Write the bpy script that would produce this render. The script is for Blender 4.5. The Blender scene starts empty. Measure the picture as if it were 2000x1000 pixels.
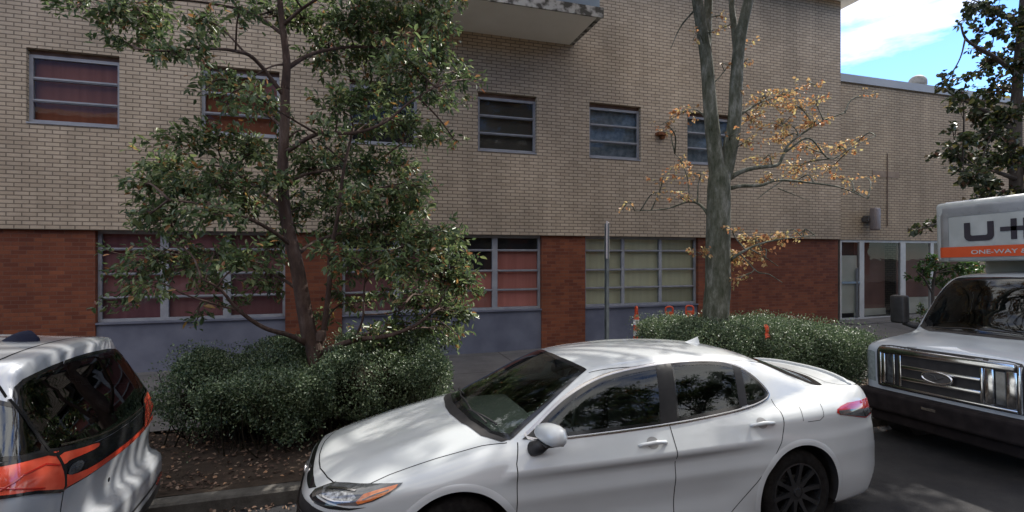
import bpy, bmesh, math, random
import numpy as np
from mathutils import Vector, Matrix
from mathutils.geometry import delaunay_2d_cdt
R = math.radians
random.seed(7)
rng = np.random.default_rng(7)
SC = bpy.context.scene
COL = SC.collection

# ------------------------------------------------------------------ camera
YAW = R(17.1)
CAM = (0.0, 0.0, 2.24)
cd = bpy.data.cameras.new('camera')
cd.sensor_width = 36.0
cd.lens = 18.0
cd.clip_end = 2000
cam = bpy.data.objects.new('camera', cd)
cam.location = CAM
cam.rotation_euler = (R(90), 0, -YAW)
COL.objects.link(cam)
SC.camera = cam

# ------------------------------------------------------------------ light
SUN_EL, SUN_AZ = 47.0, 68.0           # azimuth clockwise from +Y
S = Vector((math.sin(R(SUN_AZ)) * math.cos(R(SUN_EL)), math.cos(R(SUN_AZ)) * math.cos(R(SUN_EL)), math.sin(R(SUN_EL))))
sl = bpy.data.lights.new('sun', 'SUN')
sl.energy = 5.0
sl.angle = R(0.53)
sl.color = (1.0, 0.95, 0.87)
so = bpy.data.objects.new('sun', sl)
so.rotation_euler = S.to_track_quat('Z', 'Y').to_euler()
so.location = (20, 10, 30)
COL.objects.link(so)

W = bpy.data.worlds.new('World')
SC.world = W
W.use_nodes = True
nt = W.node_tree
bg = nt.nodes['Background']
sky = nt.nodes.new('ShaderNodeTexSky')
sky.sky_type = 'NISHITA'
sky.sun_disc = False
sky.sun_elevation = R(SUN_EL)
sky.sun_rotation = R(SUN_AZ)
sky.air_density = 1.0
sky.dust_density = 0.0
sky.ozone_density = 2.5
tc = nt.nodes.new('ShaderNodeTexCoord')
mp = nt.nodes.new('ShaderNodeMapping')
mp.inputs['Scale'].default_value = (1.0, 1.0, 3.2)
mp.inputs['Location'].default_value = (0.9, 0.0, 0.75)
nz = nt.nodes.new('ShaderNodeTexNoise')
nz.inputs['Scale'].default_value = 2.3
nz.inputs['Detail'].default_value = 9
nz.inputs['Roughness'].default_value = 0.6
cr = nt.nodes.new('ShaderNodeValToRGB')
cr.color_ramp.elements[0].position = 0.47
cr.color_ramp.elements[1].position = 0.66
mx = nt.nodes.new('ShaderNodeMixRGB')
mx.inputs[2].default_value = (11.4, 11.0, 10.4, 1)
L = nt.links.new
L(tc.outputs['Generated'], mp.inputs['Vector'])
L(mp.outputs['Vector'], nz.inputs['Vector'])
sx_ = nt.nodes.new('ShaderNodeSeparateXYZ')
L(tc.outputs['Generated'], sx_.inputs[0])
el = nt.nodes.new('ShaderNodeMapRange')            # clear low down, more cloud higher up
el.inputs['From Min'].default_value = 0.28; el.inputs['From Max'].default_value = 0.46
el.inputs['To Min'].default_value = -0.16; el.inputs['To Max'].default_value = 0.12
L(sx_.outputs['Z'], el.inputs['Value'])
ea = nt.nodes.new('ShaderNodeMath')
L(nz.outputs['Fac'], ea.inputs[0]); L(el.outputs['Result'], ea.inputs[1])
L(ea.outputs[0], cr.inputs['Fac'])
L(cr.outputs['Color'], mx.inputs['Fac'])
tn = nt.nodes.new('ShaderNodeMixRGB')
tn.blend_type = 'MULTIPLY'
tn.inputs[0].default_value = 1.0
tn.inputs[2].default_value = (0.92, 1.15, 1.52, 1)
L(sky.outputs['Color'], tn.inputs[1])
L(tn.outputs['Color'], mx.inputs[1])
L(mx.outputs['Color'], bg.inputs['Color'])
bg.inputs['Strength'].default_value = 0.135

SC.view_settings.view_transform = 'Standard'
SC.view_settings.look = 'None'
SC.view_settings.gamma = 1.0
SC.view_settings.use_curve_mapping = False
SC.view_settings.exposure = 0.50
SC.render.engine = 'CYCLES'
SC.cycles.max_bounces = 8
SC.cycles.transparent_max_bounces = 12
SC.cycles.caustics_reflective = False
SC.cycles.caustics_refractive = False
SC.cycles.sample_clamp_indirect = 6.0
SC.cycles.use_denoising = True

# ------------------------------------------------------------------ helpers
def at(px, py, Y):
    """point on the plane y = Y seen at photograph pixel (px, py)"""
    a = (px - 1000) / 1000.0
    b = (500 - py) / 1000.0
    d = np.array([math.sin(YAW) + a * math.cos(YAW), math.cos(YAW) - a * math.sin(YAW), b])
    s = Y / d[1]
    return np.array([d[0] * s, Y, CAM[2] + d[2] * s])

def wx(px, Y):
    return float(at(px, 500, Y)[0])

def tag(o, label=None, cat=None, group=None, kind=None):
    if label: o['label'] = label
    if cat: o['category'] = cat
    if group: o['group'] = group
    if kind: o['kind'] = kind
    return o

def empty(name, loc=(0, 0, 0), rot=(0, 0, 0), label=None, cat=None, group=None):
    o = bpy.data.objects.new(name, None)
    o.empty_display_size = 0.2
    o.location = loc
    o.rotation_euler = rot
    COL.objects.link(o)
    return tag(o, label, cat, group)

def mesh_obj(name, V, F, mats, parent=None, smooth=False, normals=None, midx=None):
    me = bpy.data.meshes.new(name)
    V = np.asarray(V, dtype=np.float64)
    me.from_pydata(V.tolist(), [], [list(map(int, f)) for f in F] if not isinstance(F, np.ndarray) else F.tolist())
    if not isinstance(mats, (list, tuple)): mats = [mats]
    for m in mats: me.materials.append(m)
    if midx is not None:
        me.polygons.foreach_set('material_index', np.asarray(midx, dtype=np.int32))
    if smooth:
        me.polygons.foreach_set('use_smooth', np.ones(len(me.polygons), dtype=bool))
    me.update()
    if normals is not None:
        me.normals_split_custom_set_from_vertices(np.asarray(normals).tolist())
    o = bpy.data.objects.new(name, me)
    COL.objects.link(o)
    if parent: o.parent = parent
    return o

def copy_tree(o, parent=None):
    c = o.copy()
    COL.objects.link(c)
    c.parent = parent
    for ch in list(o.children):
        copy_tree(ch, c)
    return c

class MB:
    """collects plain shapes into one mesh, with several materials"""
    def __init__(s):
        s.V = []; s.F = []; s.M = []
    def add(s, V, F, m=0):
        b = len(s.V)
        s.V += [tuple(map(float, v)) for v in V]
        s.F += [[i + b for i in f] for f in F]
        s.M += [m] * len(F)
    def box(s, x0, x1, y0, y1, z0, z1, m=0):
        V = [(x, y, z) for z in (z0, z1) for y in (y0, y1) for x in (x0, x1)]
        s.add(V, [(0, 2, 3, 1), (4, 5, 7, 6), (0, 1, 5, 4), (2, 6, 7, 3), (0, 4, 6, 2), (1, 3, 7, 5)], m)
    def quad(s, a, b, c, d, m=0):
        s.add([a, b, c, d], [(0, 1, 2, 3)], m)
    def rbox(s, x0, x1, y0, y1, z0, z1, r, m=0, seg=3):
        bm = bmesh.new()
        bmesh.ops.create_cube(bm, size=1)
        for v in bm.verts:
            v.co = Vector(((x0 + x1) / 2 + v.co.x * (x1 - x0), (y0 + y1) / 2 + v.co.y * (y1 - y0), (z0 + z1) / 2 + v.co.z * (z1 - z0)))
        bmesh.ops.bevel(bm, geom=bm.edges[:], offset=r, segments=seg, profile=0.5, affect='EDGES')
        bm.verts.index_update()
        s.add([v.co[:] for v in bm.verts], [[v.index for v in f.verts] for f in bm.faces], m)
        bm.free()
    def tube(s, P, rad, n=10, m=0, cap=True):
        P = np.asarray(P, float)
        rad = np.broadcast_to(np.asarray(rad, float), (len(P),))
        T = np.gradient(P, axis=0)
        T /= np.linalg.norm(T, axis=1)[:, None] + 1e-9
        up = np.array([0.13, 0.21, 0.97]) if abs(T[0][2]) < 0.8 else np.array([0.97, 0.21, 0.13])
        V = []
        u = np.cross(T[0], up); u /= np.linalg.norm(u)
        for i in range(len(P)):
            u = u - T[i] * u.dot(T[i]); u /= np.linalg.norm(u) + 1e-9
            w = np.cross(T[i], u)
            for k in range(n):
                a = 2 * math.pi * k / n
                V.append(P[i] + rad[i] * (math.cos(a) * u + math.sin(a) * w))
        F = []
        for i in range(len(P) - 1):
            for k in range(n):
                F.append((i * n + k, i * n + (k + 1) % n, (i + 1) * n + (k + 1) % n, (i + 1) * n + k))
        if cap:
            F.append(tuple(range(n))[::-1]); F.append(tuple((len(P) - 1) * n + k for k in range(n)))
        s.add(V, F, m)
    def lathe(s, prof, axis='z', c=(0, 0, 0), n=32, m=0, closed=False):
        """prof: list of (r, h)"""
        V = []
        for r, h in prof:
            for k in range(n):
                a = 2 * math.pi * k / n
                p = (r * math.cos(a), r * math.sin(a), h) if axis == 'z' else ((r * math.cos(a), h, r * math.sin(a)) if axis == 'y' else (h, r * math.cos(a), r * math.sin(a)))
                V.append((p[0] + c[0], p[1] + c[1], p[2] + c[2]))
        F = []
        q = len(prof)
        for i in range(q if closed else q - 1):
            j = (i + 1) % q
            for k in range(n):
                f = (i * n + k, i * n + (k + 1) % n, j * n + (k + 1) % n, j * n + k)
                F.append(f if axis != 'y' else f[::-1])
        s.add(V, F, m)
    def build(s, name, mats, parent=None, smooth=False):
        return mesh_obj(name, s.V, s.F, mats, parent, smooth, None, s.M)

def auto_smooth(o, deg=35):
    me = o.data
    me.polygons.foreach_set('use_smooth', np.ones(len(me.polygons), dtype=bool))
    me.set_sharp_from_angle(angle=R(deg))
    return o

# ------------------------------------------------------------------ materials
def nodes_of(name):
    m = bpy.data.materials.new(name)
    m.use_nodes = True
    n = m.node_tree.nodes
    return m, n, m.node_tree.links.new, n['Principled BSDF']

def setp(b, color=None, rough=None, metal=None, spec=None, coat=None, coat_rough=None):
    if color is not None: b.inputs['Base Color'].default_value = (*color, 1)
    if rough is not None: b.inputs['Roughness'].default_value = rough
    if metal is not None: b.inputs['Metallic'].default_value = metal
    if spec is not None: b.inputs['Specular IOR Level'].default_value = spec
    if coat is not None: b.inputs['Coat Weight'].default_value = coat
    if coat_rough is not None: b.inputs['Coat Roughness'].default_value = coat_rough

def mat_noise(name, c1, c2, scale=8.0, rough=0.6, rough2=None, metal=0.0, spec=0.5, bump=0.0, bump_scale=None, coat=0.0, detail=6, lo=0.35, hi=0.65):
    m, n, L, b = nodes_of(name)
    tc = n.new('ShaderNodeTexCoord')
    nz = n.new('ShaderNodeTexNoise')
    nz.inputs['Scale'].default_value = scale
    nz.inputs['Detail'].default_value = detail
    r = n.new('ShaderNodeValToRGB')
    r.color_ramp.elements[0].position = lo; r.color_ramp.elements[0].color = (*c1, 1)
    r.color_ramp.elements[1].position = hi; r.color_ramp.elements[1].color = (*c2, 1)
    L(tc.outputs['Object'], nz.inputs['Vector'])
    L(nz.outputs['Fac'], r.inputs['Fac'])
    L(r.outputs['Color'], b.inputs['Base Color'])
    setp(b, None, rough, metal, spec, coat, 0.04)
    if rough2 is not None:
        mr = n.new('ShaderNodeMapRange')
        mr.inputs['To Min'].default_value = rough; mr.inputs['To Max'].default_value = rough2
        L(nz.outputs['Fac'], mr.inputs['Value']); L(mr.outputs['Result'], b.inputs['Roughness'])
    if bump:
        n2 = n.new('ShaderNodeTexNoise')
        n2.inputs['Scale'].default_value = bump_scale or scale * 4
        n2.inputs['Detail'].default_value = 5
        bp = n.new('ShaderNodeBump')
        bp.inputs['Strength'].default_value = bump
        bp.inputs['Distance'].default_value = 0.02
        L(tc.outputs['Object'], n2.inputs['Vector'])
        L(n2.outputs['Fac'], bp.inputs['Height']); L(bp.outputs['Normal'], b.inputs['Normal'])
    return m

def mat_brick(name, c1, c2, mortar, bw, bh, ms, z0=0.0, stain=0.25, rough=0.8, bump=0.5, stain_scale=0.5):
    m, n, L, b = nodes_of(name)
    tc = n.new('ShaderNodeTexCoord')
    sp = n.new('ShaderNodeSeparateXYZ')
    ad = n.new('ShaderNodeMath'); ad.operation = 'ADD'
    sz = n.new('ShaderNodeMath'); sz.operation = 'SUBTRACT'; sz.inputs[1].default_value = z0 - 40 * bh
    cb = n.new('ShaderNodeCombineXYZ')
    L(tc.outputs['Object'], sp.inputs[0])
    L(sp.outputs['X'], ad.inputs[0]); L(sp.outputs['Y'], ad.inputs[1])
    L(sp.outputs['Z'], sz.inputs[0])
    L(ad.outputs[0], cb.inputs['X']); L(sz.outputs[0], cb.inputs['Y'])
    bt = n.new('ShaderNodeTexBrick')
    bt.offset = 0.5
    bt.inputs['Scale'].default_value = 1.0
    bt.inputs['Brick Width'].default_value = bw
    bt.inputs['Row Height'].default_value = bh
    bt.inputs['Mortar Size'].default_value = ms
    bt.inputs['Mortar Smooth'].default_value = 0.3
    bt.inputs['Bias'].default_value = 0.0
    bt.inputs['Color1'].default_value = (*c1, 1)
    bt.inputs['Color2'].default_value = (*c2, 1)
    bt.inputs['Mortar'].default_value = (*mortar, 1)
    L(cb.outputs[0], bt.inputs['Vector'])
    nz = n.new('ShaderNodeTexNoise'); nz.inputs['Scale'].default_value = stain_scale; nz.inputs['Detail'].default_value = 8
    nz.inputs['Roughness'].default_value = 0.65
    L(tc.outputs['Object'], nz.inputs['Vector'])
    mr = n.new('ShaderNodeMapRange'); mr.inputs['From Min'].default_value = 0.3; mr.inputs['From Max'].default_value = 0.7
    mr.inputs['To Min'].default_value = 1 - stain; mr.inputs['To Max'].default_value = 1 + stain * 0.5
    L(nz.outputs['Fac'], mr.inputs['Value'])
    mps = n.new('ShaderNodeMapping'); mps.inputs['Scale'].default_value = (2.2, 2.2, .16)
    ns = n.new('ShaderNodeTexNoise'); ns.inputs['Scale'].default_value = 1.6; ns.inputs['Detail'].default_value = 7
    L(tc.outputs['Object'], mps.inputs[0]); L(mps.outputs[0], ns.inputs['Vector'])
    ms_ = n.new('ShaderNodeMapRange'); ms_.inputs['From Min'].default_value = .35; ms_.inputs['From Max'].default_value = .65; ms_.inputs['To Min'].default_value = 1 - stain * .3; ms_.inputs['To Max'].default_value = 1 + stain * .2
    L(ns.outputs['Fac'], ms_.inputs['Value'])
    mus = n.new('ShaderNodeMath'); mus.operation = 'MULTIPLY'; L(mr.outputs[0], mus.inputs[0]); L(ms_.outputs[0], mus.inputs[1])
    n3 = n.new('ShaderNodeTexNoise'); n3.inputs['Scale'].default_value = 60; n3.inputs['Detail'].default_value = 4
    L(tc.outputs['Object'], n3.inputs['Vector'])
    m3 = n.new('ShaderNodeMapRange'); m3.inputs['To Min'].default_value = 0.82; m3.inputs['To Max'].default_value = 1.18
    L(n3.outputs['Fac'], m3.inputs['Value'])
    mu = n.new('ShaderNodeMath'); mu.operation = 'MULTIPLY'
    L(mus.outputs[0], mu.inputs[0]); L(m3.outputs[0], mu.inputs[1])
    vm = n.new('ShaderNodeVectorMath'); vm.operation = 'SCALE'
    L(bt.outputs['Color'], vm.inputs[0]); L(mu.outputs[0], vm.inputs['Scale'])
    L(vm.outputs[0], b.inputs['Base Color'])
    setp(b, None, rough, 0, 0.3)
    bp = n.new('ShaderNodeBump'); bp.inputs['Strength'].default_value = bump; bp.inputs['Distance'].default_value = 0.008
    bp.invert = True
    L(bt.outputs['Fac'], bp.inputs['Height']); L(bp.outputs['Normal'], b.inputs['Normal'])
    return m

def mat_glass(name, tint, refl=(0.9, 0.95, 1.0), f0=0.05, rough=0.0, wob=0.0, wob_scale=1.5, k=1.1):
    """thin sheet of glass: sees through with a tint, reflects by angle"""
    m = bpy.data.materials.new(name); m.use_nodes = True
    n = m.node_tree.nodes; L = m.node_tree.links.new
    for q in list(n):
        if q.type != 'OUTPUT_MATERIAL': n.remove(q)
    out = n['Material Output']
    tr = n.new('ShaderNodeBsdfTransparent'); tr.inputs[0].default_value = (*tint, 1)
    gl = n.new('ShaderNodeBsdfGlossy'); gl.inputs['Color'].default_value = (*refl, 1); gl.inputs['Roughness'].default_value = rough
    fr = n.new('ShaderNodeFresnel'); fr.inputs['IOR'].default_value = 1.5
    ma = n.new('ShaderNodeMath'); ma.operation = 'MULTIPLY_ADD'
    ma.inputs[1].default_value = k; ma.inputs[2].default_value = f0
    ma.use_clamp = True
    L(fr.outputs[0], ma.inputs[0])
    mix = n.new('ShaderNodeMixShader')
    L(ma.outputs[0], mix.inputs[0]); L(tr.outputs[0], mix.inputs[1]); L(gl.outputs[0], mix.inputs[2])
    if wob:
        tc = n.new('ShaderNodeTexCoord'); nz = n.new('ShaderNodeTexNoise'); nz.inputs['Scale'].default_value = wob_scale
        bp = n.new('ShaderNodeBump'); bp.inputs['Strength'].default_value = wob; bp.inputs['Distance'].default_value = 0.03
        L(tc.outputs['Object'], nz.inputs['Vector']); L(nz.outputs['Fac'], bp.inputs['Height'])
        L(bp.outputs['Normal'], gl.inputs['Normal']); L(bp.outputs['Normal'], fr.inputs['Normal'])
    L(mix.outputs[0], out.inputs[0])
    return m

def mat_leaf(name, cols, rough=0.35, spec=0.5, trans=0.35, bright=1.0):
    """leaf: colour differs from leaf to leaf, lets some light through"""
    m, n, L, b = nodes_of(name)
    g = n.new('ShaderNodeNewGeometry')
    r = n.new('ShaderNodeValToRGB')
    r.color_ramp.interpolation = 'LINEAR'
    els = r.color_ramp.elements
    while len(els) < len(cols): els.new(0.5)
    for e, (p, c) in zip(els, cols):
        e.position = p; e.color = (c[0] * bright, c[1] * bright, c[2] * bright, 1)
    L(g.outputs['Random Per Island'], r.inputs['Fac'])
    L(r.outputs['Color'], b.inputs['Base Color'])
    setp(b, None, rough, 0, spec)
    tl = n.new('ShaderNodeBsdfTranslucent')
    L(r.outputs['Color'], tl.inputs['Color'])
    mix = n.new('ShaderNodeMixShader'); mix.inputs[0].default_value = trans
    L(b.outputs[0], mix.inputs[1]); L(tl.outputs[0], mix.inputs[2])
    L(mix.outputs[0], n['Material Output'].inputs[0])
    return m

def mat_paint(name, color, flake=0.0, rough=0.35, metal=0.0, dirt=0.06, inner=(0.03, 0.03, 0.032)):
    """car paint with clear coat and a film of dust; the inner side of the sheet is dark trim"""
    m, n, L, b = nodes_of(name)
    tc = n.new('ShaderNodeTexCoord')
    nz = n.new('ShaderNodeTexNoise'); nz.inputs['Scale'].default_value = 3.0; nz.inputs['Detail'].default_value = 8
    L(tc.outputs['Object'], nz.inputs['Vector'])
    r = n.new('ShaderNodeValToRGB')
    r.color_ramp.elements[0].position = 0.3; r.color_ramp.elements[0].color = (*[c * (1 - dirt) for c in color], 1)
    r.color_ramp.elements[1].position = 0.7; r.color_ramp.elements[1].color = (*color, 1)
    L(nz.outputs['Fac'], r.inputs['Fac'])
    g = n.new('ShaderNodeNewGeometry')
    mi = n.new('ShaderNodeMixRGB'); mi.inputs[2].default_value = (*inner, 1)
    L(g.outputs['Backfacing'], mi.inputs[0]); L(r.outputs['Color'], mi.inputs[1]); L(mi.outputs[0], b.inputs['Base Color'])
    setp(b, None, rough, metal, 0.5, 1.0, 0.03)
    mr = n.new('ShaderNodeMapRange'); mr.inputs['To Min'].default_value = 0.02; mr.inputs['To Max'].default_value = 0.09
    L(nz.outputs['Fac'], mr.inputs['Value']); L(mr.outputs[0], b.inputs['Coat Roughness'])
    return m

def mat_blind(name, c1, c2, rough=0.85):
    """cloth or painted reflection behind glass: hangs in soft vertical folds, each pane's piece a little different"""
    m, n, L, b = nodes_of(name)
    tc = n.new('ShaderNodeTexCoord'); mp = n.new('ShaderNodeMapping'); mp.inputs['Scale'].default_value = (9, 1, .5)
    nz = n.new('ShaderNodeTexNoise'); nz.inputs['Scale'].default_value = 1.3; nz.inputs['Detail'].default_value = 6
    L(tc.outputs['Object'], mp.inputs[0]); L(mp.outputs[0], nz.inputs['Vector'])
    r = n.new('ShaderNodeValToRGB')
    r.color_ramp.elements[0].position = .3; r.color_ramp.elements[0].color = (*c1, 1)
    r.color_ramp.elements[1].position = .7; r.color_ramp.elements[1].color = (*c2, 1)
    L(nz.outputs['Fac'], r.inputs['Fac'])
    g = n.new('ShaderNodeNewGeometry')
    mr = n.new('ShaderNodeMapRange'); mr.inputs['To Min'].default_value = .72; mr.inputs['To Max'].default_value = 1.12
    L(g.outputs['Random Per Island'], mr.inputs['Value'])
    vm = n.new('ShaderNodeVectorMath'); vm.operation = 'SCALE'
    L(r.outputs['Color'], vm.inputs[0]); L(mr.outputs[0], vm.inputs['Scale']); L(vm.outputs[0], b.inputs['Base Color'])
    setp(b, None, rough, 0, .2)
    return m
# ------------------------------------------------------------------ setting
M = {}
def mat_ground(name, c1, c2, scale, rough, joint=None, bump=0.4, spots=None):
    m, n, L, b = nodes_of(name)
    tc = n.new('ShaderNodeTexCoord')
    nz = n.new('ShaderNodeTexNoise'); nz.inputs['Scale'].default_value = scale; nz.inputs['Detail'].default_value = 10
    nz.inputs['Roughness'].default_value = 0.7
    L(tc.outputs['Object'], nz.inputs['Vector'])
    r = n.new('ShaderNodeValToRGB')
    r.color_ramp.elements[0].position = 0.33; r.color_ramp.elements[0].color = (*c1, 1)
    r.color_ramp.elements[1].position = 0.67; r.color_ramp.elements[1].color = (*c2, 1)
    L(nz.outputs['Fac'], r.inputs['Fac'])
    col = r.outputs['Color']
    n2 = n.new('ShaderNodeTexNoise'); n2.inputs['Scale'].default_value = 120; n2.inputs['Detail'].default_value = 3
    L(tc.outputs['Object'], n2.inputs['Vector'])
    m2 = n.new('ShaderNodeMapRange'); m2.inputs['To Min'].default_value = 0.7; m2.inputs['To Max'].default_value = 1.3
    L(n2.outputs['Fac'], m2.inputs['Value'])
    vm = n.new('ShaderNodeVectorMath'); vm.operation = 'SCALE'
    L(col, vm.inputs[0]); L(m2.outputs[0], vm.inputs['Scale'])
    col = vm.outputs[0]
    if joint:
        bt = n.new('ShaderNodeTexBrick'); bt.offset = 0.0
        bt.inputs['Scale'].default_value = 1; bt.inputs['Brick Width'].default_value = joint; bt.inputs['Row Height'].default_value = joint
        bt.inputs['Mortar Size'].default_value = 0.012
        bt.inputs['Color1'].default_value = (1, 1, 1, 1); bt.inputs['Color2'].default_value = (0.86, 0.86, 0.86, 1); bt.inputs['Mortar'].default_value = (0.35, 0.33, 0.3, 1)
        L(tc.outputs['Object'], bt.inputs['Vector'])
        mm = n.new('ShaderNodeMixRGB'); mm.blend_type = 'MULTIPLY'; mm.inputs[0].default_value = 1
        L(col, mm.inputs[1]); L(bt.outputs['Color'], mm.inputs[2])
        col = mm.outputs[0]
    L(col, b.inputs['Base Color'])
    setp(b, None, rough, 0, 0.3)
    bp = n.new('ShaderNodeBump'); bp.inputs['Strength'].default_value = bump; bp.inputs['Distance'].default_value = 0.01
    L(n2.outputs['Fac'], bp.inputs['Height']); L(bp.outputs['Normal'], b.inputs['Normal'])
    return m

M['asphalt'] = mat_ground('asphalt', (0.022, 0.022, 0.025), (0.046, 0.045, 0.046), 0.9, 0.95, bump=0.8)
M['asphalt'].node_tree.nodes['Principled BSDF'].inputs['Specular IOR Level'].default_value = 0.1
M['concrete'] = mat_ground('pavement_concrete', (0.10, 0.093, 0.092), (0.155, 0.147, 0.142), 1.6, 0.85, joint=1.5)
M['curb'] = mat_ground('curb_concrete', (0.045, 0.041, 0.036), (0.125, 0.118, 0.106), 5.0, 0.85)
M['soil'] = mat_ground('bed_soil', (0.028, 0.02, 0.014), (0.06, 0.042, 0.03), 4.0, 0.95, bump=1.0)
M['earth'] = mat_ground('far_ground', (0.07, 0.07, 0.06), (0.1, 0.1, 0.085), 0.3, 0.9)

XROLL = 0.03                                  # road falls towards the kerb
def road_z(Y):
    return -XROLL * (np.clip(Y, -6, 5.08) - 4.08)
BED0, BED1 = 5.23, 7.12
CURB_Z = 0.10
def walk_z(X, Y):
    ramp = np.clip((X - 3.0) / 9.6, 0, 1.6) * 0.27
    return 0.14 + ramp * np.clip((Y - BED1) / (10.6 - BED1), 0, 1)

def sheet(name, xs, ys, zf, mat):
    V = [(x, y, float(zf(x, y))) for y in ys for x in xs]
    nx = len(xs)
    F = [(j * nx + i, j * nx + i + 1, (j + 1) * nx + i + 1, (j + 1) * nx + i) for j in range(len(ys) - 1) for i in range(nx - 1)]
    o = mesh_obj(name, V, F, mat)
    o['kind'] = 'structure'
    return o
sheet('ground', [-400, 400], [-400, 400], lambda x, y: -0.25, M['earth'])
sheet('road', np.linspace(-60, 60, 25), [-5.6, -3, 0, 2, 4, 5.085], lambda x, y: road_z(y), M['asphalt'])
mb = MB()
mb.add([(-60, 5.08, -0.2), (60, 5.08, -0.2), (60, 5.10, CURB_Z - 0.02), (-60, 5.10, CURB_Z - 0.02), (60, 5.12, CURB_Z), (-60, 5.12, CURB_Z), (60, 5.24, CURB_Z + 0.004), (-60, 5.24, CURB_Z + 0.004), (60, 5.24, -0.2), (-60, 5.24, -0.2)],
       [(0, 1, 2, 3), (3, 2, 4, 5), (5, 4, 6, 7), (7, 6, 8, 9)])
o = mb.build('curb', M['curb']); o['kind'] = 'structure'
BX0, BX1 = -9.0, 8.3
def bed_z(x, y):
    return 0.105 + 0.05 * math.sin(math.pi * min(max((y - BED0) / (BED1 - BED0), 0), 1)) + 0.012 * math.sin(5 * x + 2 * y) + 0.010 * math.sin(9 * y - 4 * x)
sheet('planting_bed', np.linspace(BX0, BX1, 90), np.linspace(5.235, BED1 + 0.01, 16), bed_z, M['soil'])
sheet('sidewalk', np.linspace(-60, 60, 121), [BED1, 8.0, 9.0, 10.0, 10.6, 12.0], lambda x, y: walk_z(x, y), M['concrete'])
sheet('opposite_sidewalk', [-60, 0, 60], [-30, -5.6], lambda x, y: 0.35, M['concrete'])
sheet('curb_strip', np.linspace(BX1, 60, 40), [5.235, 6.0, BED1 + 0.002], lambda x, y: 0.104 + 0.034 * (y - 5.235) / (BED1 - 5.235), M['concrete'])
sheet('curb_strip', np.linspace(-60, BX0, 40), [5.235, 6.0, BED1 + 0.002], lambda x, y: 0.104 + 0.034 * (y - 5.235) / (BED1 - 5.235), M['concrete'])
# ------------------------------------------------------------------ main building
YW = 10.68                     # face of the buff brick
YR = 10.76                     # face of the red brick below
BH, BWD = 0.0709, 0.2127
ZB = 2.695                     # bottom of the buff brick
M['buff'] = mat_brick('buff_brick', (0.48, 0.385, 0.285), (0.395, 0.312, 0.226), (0.18, 0.142, 0.105), BWD, BH, 0.0105, z0=ZB, stain=0.28, bump=0.45)
M['red'] = mat_brick('red_brick', (0.21, 0.064, 0.028), (0.125, 0.034, 0.017), (0.15, 0.066, 0.042), BWD, BH, 0.0065, z0=0.0, stain=0.3, bump=0.4)
M['spandrel'] = mat_noise('spandrel_paint', (0.11, 0.115, 0.15), (0.155, 0.16, 0.20), 2.2, 0.65, spec=0.25, bump=0.12, detail=10)
M['frame'] = mat_noise('window_frame_metal', (0.22, 0.225, 0.25), (0.29, 0.295, 0.315), 5, 0.5, spec=0.4)
M['white_frame'] = mat_noise('pale_aluminium', (0.36, 0.36, 0.36), (0.44, 0.44, 0.435), 4, 0.4, spec=0.5)
M['head_shade'] = mat_noise('head_shade_brown', (0.10, 0.055, 0.04), (0.16, 0.10, 0.075), 5, 0.8)  # shadow of the recessed window head, put into a dark brown
M['glass'] = mat_glass('window_glass', (0.86, 0.88, 0.88), refl=(.92,.92,.9), f0=-0.005, wob=0.06, k=.55)
M['refl_red'] = mat_blind('red_reflection', (0.30, 0.125, 0.13), (0.38, 0.175, 0.18))  # red, maroon, pink: reflection of the brick opposite, painted into the sheet
M['refl_maroon'] = mat_blind('maroon_reflection', (0.20, 0.085, 0.10), (0.27, 0.12, 0.135))
M['refl_pink'] = mat_blind('pink_reflection', (0.68, 0.25, 0.21), (0.80, 0.31, 0.26))
M['blind_brown'] = mat_blind('brown_blind', (0.26, 0.082, 0.045), (0.33, 0.115, 0.065))
M['blind_cream'] = mat_blind('cream_blind', (0.66, 0.64, 0.44), (0.76, 0.74, 0.52))
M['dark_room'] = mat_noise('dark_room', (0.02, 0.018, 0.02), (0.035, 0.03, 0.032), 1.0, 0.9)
M['dim_room'] = mat_noise('dim_brown_room', (0.06, 0.052, 0.042), (0.10, 0.088, 0.072), 1.2, 0.9)
M['curtain'] = mat_noise('blue_curtain', (0.14, 0.175, 0.21), (0.26, 0.30, 0.34), 9.0, 0.9)
M['slab'] = mat_noise('balcony_concrete', (0.80, 0.77, 0.70), (0.86, 0.83, 0.77), 1.5, 0.85)
M['slab_edge'] = mat_noise('stained_slab_edge', (0.07, 0.065, 0.055), (0.42, 0.41, 0.38), 7.0, 0.9, lo=0.42, hi=0.58)
M['blue_panel'] = mat_noise('blue_grey_panel', (0.14, 0.19, 0.24), (0.19, 0.25, 0.31), 2.0, 0.5)
M['roof'] = mat_noise('flat_roof', (0.25, 0.25, 0.24), (0.32, 0.32, 0.3), 0.6, 0.9)
M['fascia'] = mat_noise('grey_coping', (0.27, 0.28, 0.29), (0.33, 0.34, 0.35), 1.0, 0.5)
M['rust'] = mat_noise('rusty_iron', (0.10, 0.035, 0.015), (0.26, 0.09, 0.03), 14, 0.9)
M['lamp_grey'] = mat_noise('lamp_housing', (0.17, 0.14, 0.135), (0.21, 0.175, 0.165), 5, 0.5)
M['dark_metal'] = mat_noise('dark_metal', (0.05, 0.048, 0.048), (0.08, 0.075, 0.075), 5, 0.5)

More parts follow.
